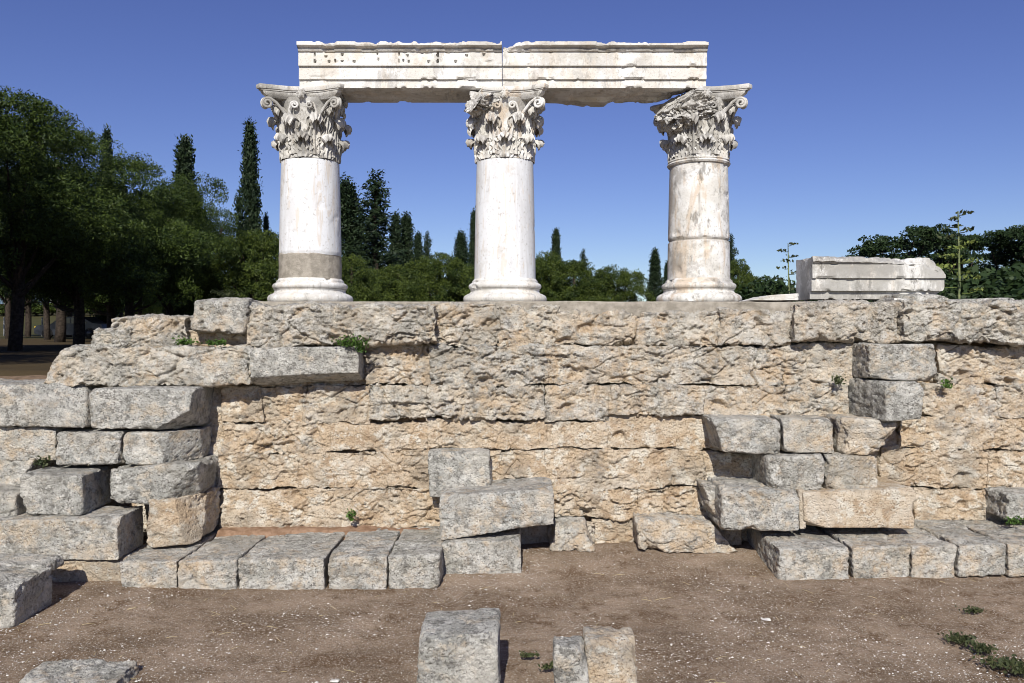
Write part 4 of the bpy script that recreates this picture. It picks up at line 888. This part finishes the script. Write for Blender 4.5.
# ------------------------------------------------------------------ far houses and a car under the pines
def house(px0, px1, yt, Y, label, storeys=1, roofc='roof'):
    x0, x1 = (px0-512)/F0*Y, (px1-512)/F0*Y; zb = float(gz((x0+x1)/2, Y)); zt = H0+(YH-yt)/F0*Y; zt = max(zt, zb+2.6*storeys); D = 8; c = ((x0+x1)/2, Y+D/2, zb)
    root = empty('house', c, label, 'house', 'white houses beyond the field')
    V, Q = boxv(x0, x1, Y, Y+D, zb-.5, zt); wl = mk('wall', V, Q, M['white'], root, smooth=False)
    e = .4; rh = 1.3; V = np.array([[x0-e, Y-e, zt], [x1+e, Y-e, zt], [x1+e, Y+D+e, zt], [x0-e, Y+D+e, zt], [x0-e, Y+D/2, zt+rh], [x1+e, Y+D/2, zt+rh]]); V[:, 2] += .01
    mk('roof', V, [[0, 1, 5, 4], [2, 3, 4, 5], [3, 2, 1, 0]], M[roofc], root, T=[[0, 4, 3], [1, 2, 5]], smooth=False)
    hh = (zt-zb)/storeys; nw = max(2, int((x1-x0)/2.6))
    for s in range(storeys):
        for k in range(nw):
            cx = x0+(k+.5)*(x1-x0)/nw; isd = (s == 0 and k == nw//2)
            z0, z1 = zb+s*hh+(.05 if isd else 1.0), zb+s*hh+2.1; V, Q = boxv(cx-.5, cx+.5, Y-.06, Y+.02, z0, z1)
            f = mk('door' if isd else 'window', V, Q, M['wood'], root, smooth=False)
            V, Q = boxv(cx-.4, cx+.4, Y-.09, Y-.058, z0+.1, z1-.1)
            if not isd: mk('pane', V, Q, M['glass'], f, smooth=False)
            else: V, Q = boxv(cx+.3, cx+.36, Y-.12, Y-.058, z0+1, z0+1.05); mk('handle', V, Q, M['metal'], f, smooth=False)
house(-30, 11, 292, 118, 'white house at the left picture edge beyond the field', 2)
house(33, 52, 294, 125, 'small white house seen between the thick pine trunk and the next', 1)
house(108, 146, 297, 135, 'long low white house seen under the middle pines', 1)
house(160, 180, 296, 130, 'white and blue house just left of the pitted boulder', 1)
def car(px, Y, label):
    X = (px-512)/F0*Y; zb = float(gz(X, Y))+.02; root = empty('parked_car', (X, Y, zb), label, 'car'); b = np.array([X, Y, zb])
    def prism(out, y0, y1, ins=0):
        out = np.array(out, float); n = len(out); f = np.column_stack([out[:, 0], np.full(n, y0), out[:, 1]]); g_ = np.column_stack([out[:, 0], np.full(n, y1), out[:, 1]])
        c0, c1 = f.mean(0), g_.mean(0); V = np.vstack([f, g_, [c0, c1]])+b; j = np.arange(n); j2 = (j+1) % n
        return V, np.stack([j, j2, n+j2, n+j], 1), np.vstack([np.stack([np.full(n, 2*n), j2, j], 1), np.stack([np.full(n, 2*n+1), n+j, n+j2], 1)])
    body = [(-2.1, .3), (-2.12, .62), (-1.95, .8), (-1.1, .88), (-.5, 1.32), (.75, 1.36), (1.45, .95), (2.0, .88), (2.1, .6), (2.08, .3), (1.75, .22), (-1.75, .22)]
    V, Q, T = prism(body, -.85, .85); mk('body', V, Q, M['carpaint'], root, T=T, smooth=False)
    for pts in ([(-.92, .92), (-.42, 1.25), (.1, 1.28), (.1, .92)], [(.18, .92), (.18, 1.28), (.7, 1.28), (1.18, .94)]):
        V, Q, T = prism(pts, -.87, .87); mk('side_window', V, Q, M['glass'], root, T=T, smooth=False)
    for x in (-1.3, 1.32):
        for y in (-.8, .8):
            a = np.linspace(0, 2*math.pi, 20, endpoint=False); V, Q, T = prism([(x+.32*math.cos(t), .32+.32*math.sin(t)) for t in a], y-.1, y+.1); wh = mk('wheel', V, Q, M['rubber'], root, T=T)
            V, Q, T = prism([(x+.18*math.cos(t), .32+.18*math.sin(t)) for t in a], y-.115, y+.115); mk('rim', V, Q, M['carpaint'], wh, T=T)
    for y in (-.6, .6):
        V, Q = boxv(-2.15, -2.08, y-.15, y+.15, .6, .74); mk('headlight', V+b, Q, M['yellow'], root, smooth=False)
car(76, 50, 'dark car parked in the shade under the pines')
# posts of a field fence
for k, px in enumerate((4, 42, 57, 92)):
    Y = 60; X = (px-512)/F0*Y; zb = float(gz(X, Y)); V, Q, T = tube([(X, Y, zb-.1), (X+.02, Y, zb+1.5)], [.06, .05], 6)
    tag(mk('fence_post', V, Q, M['metal'], T=T, loc=(X, Y, zb)), 'thin fence post in the sunlit field behind the pine trunks', 'fence post', 'field fence posts')
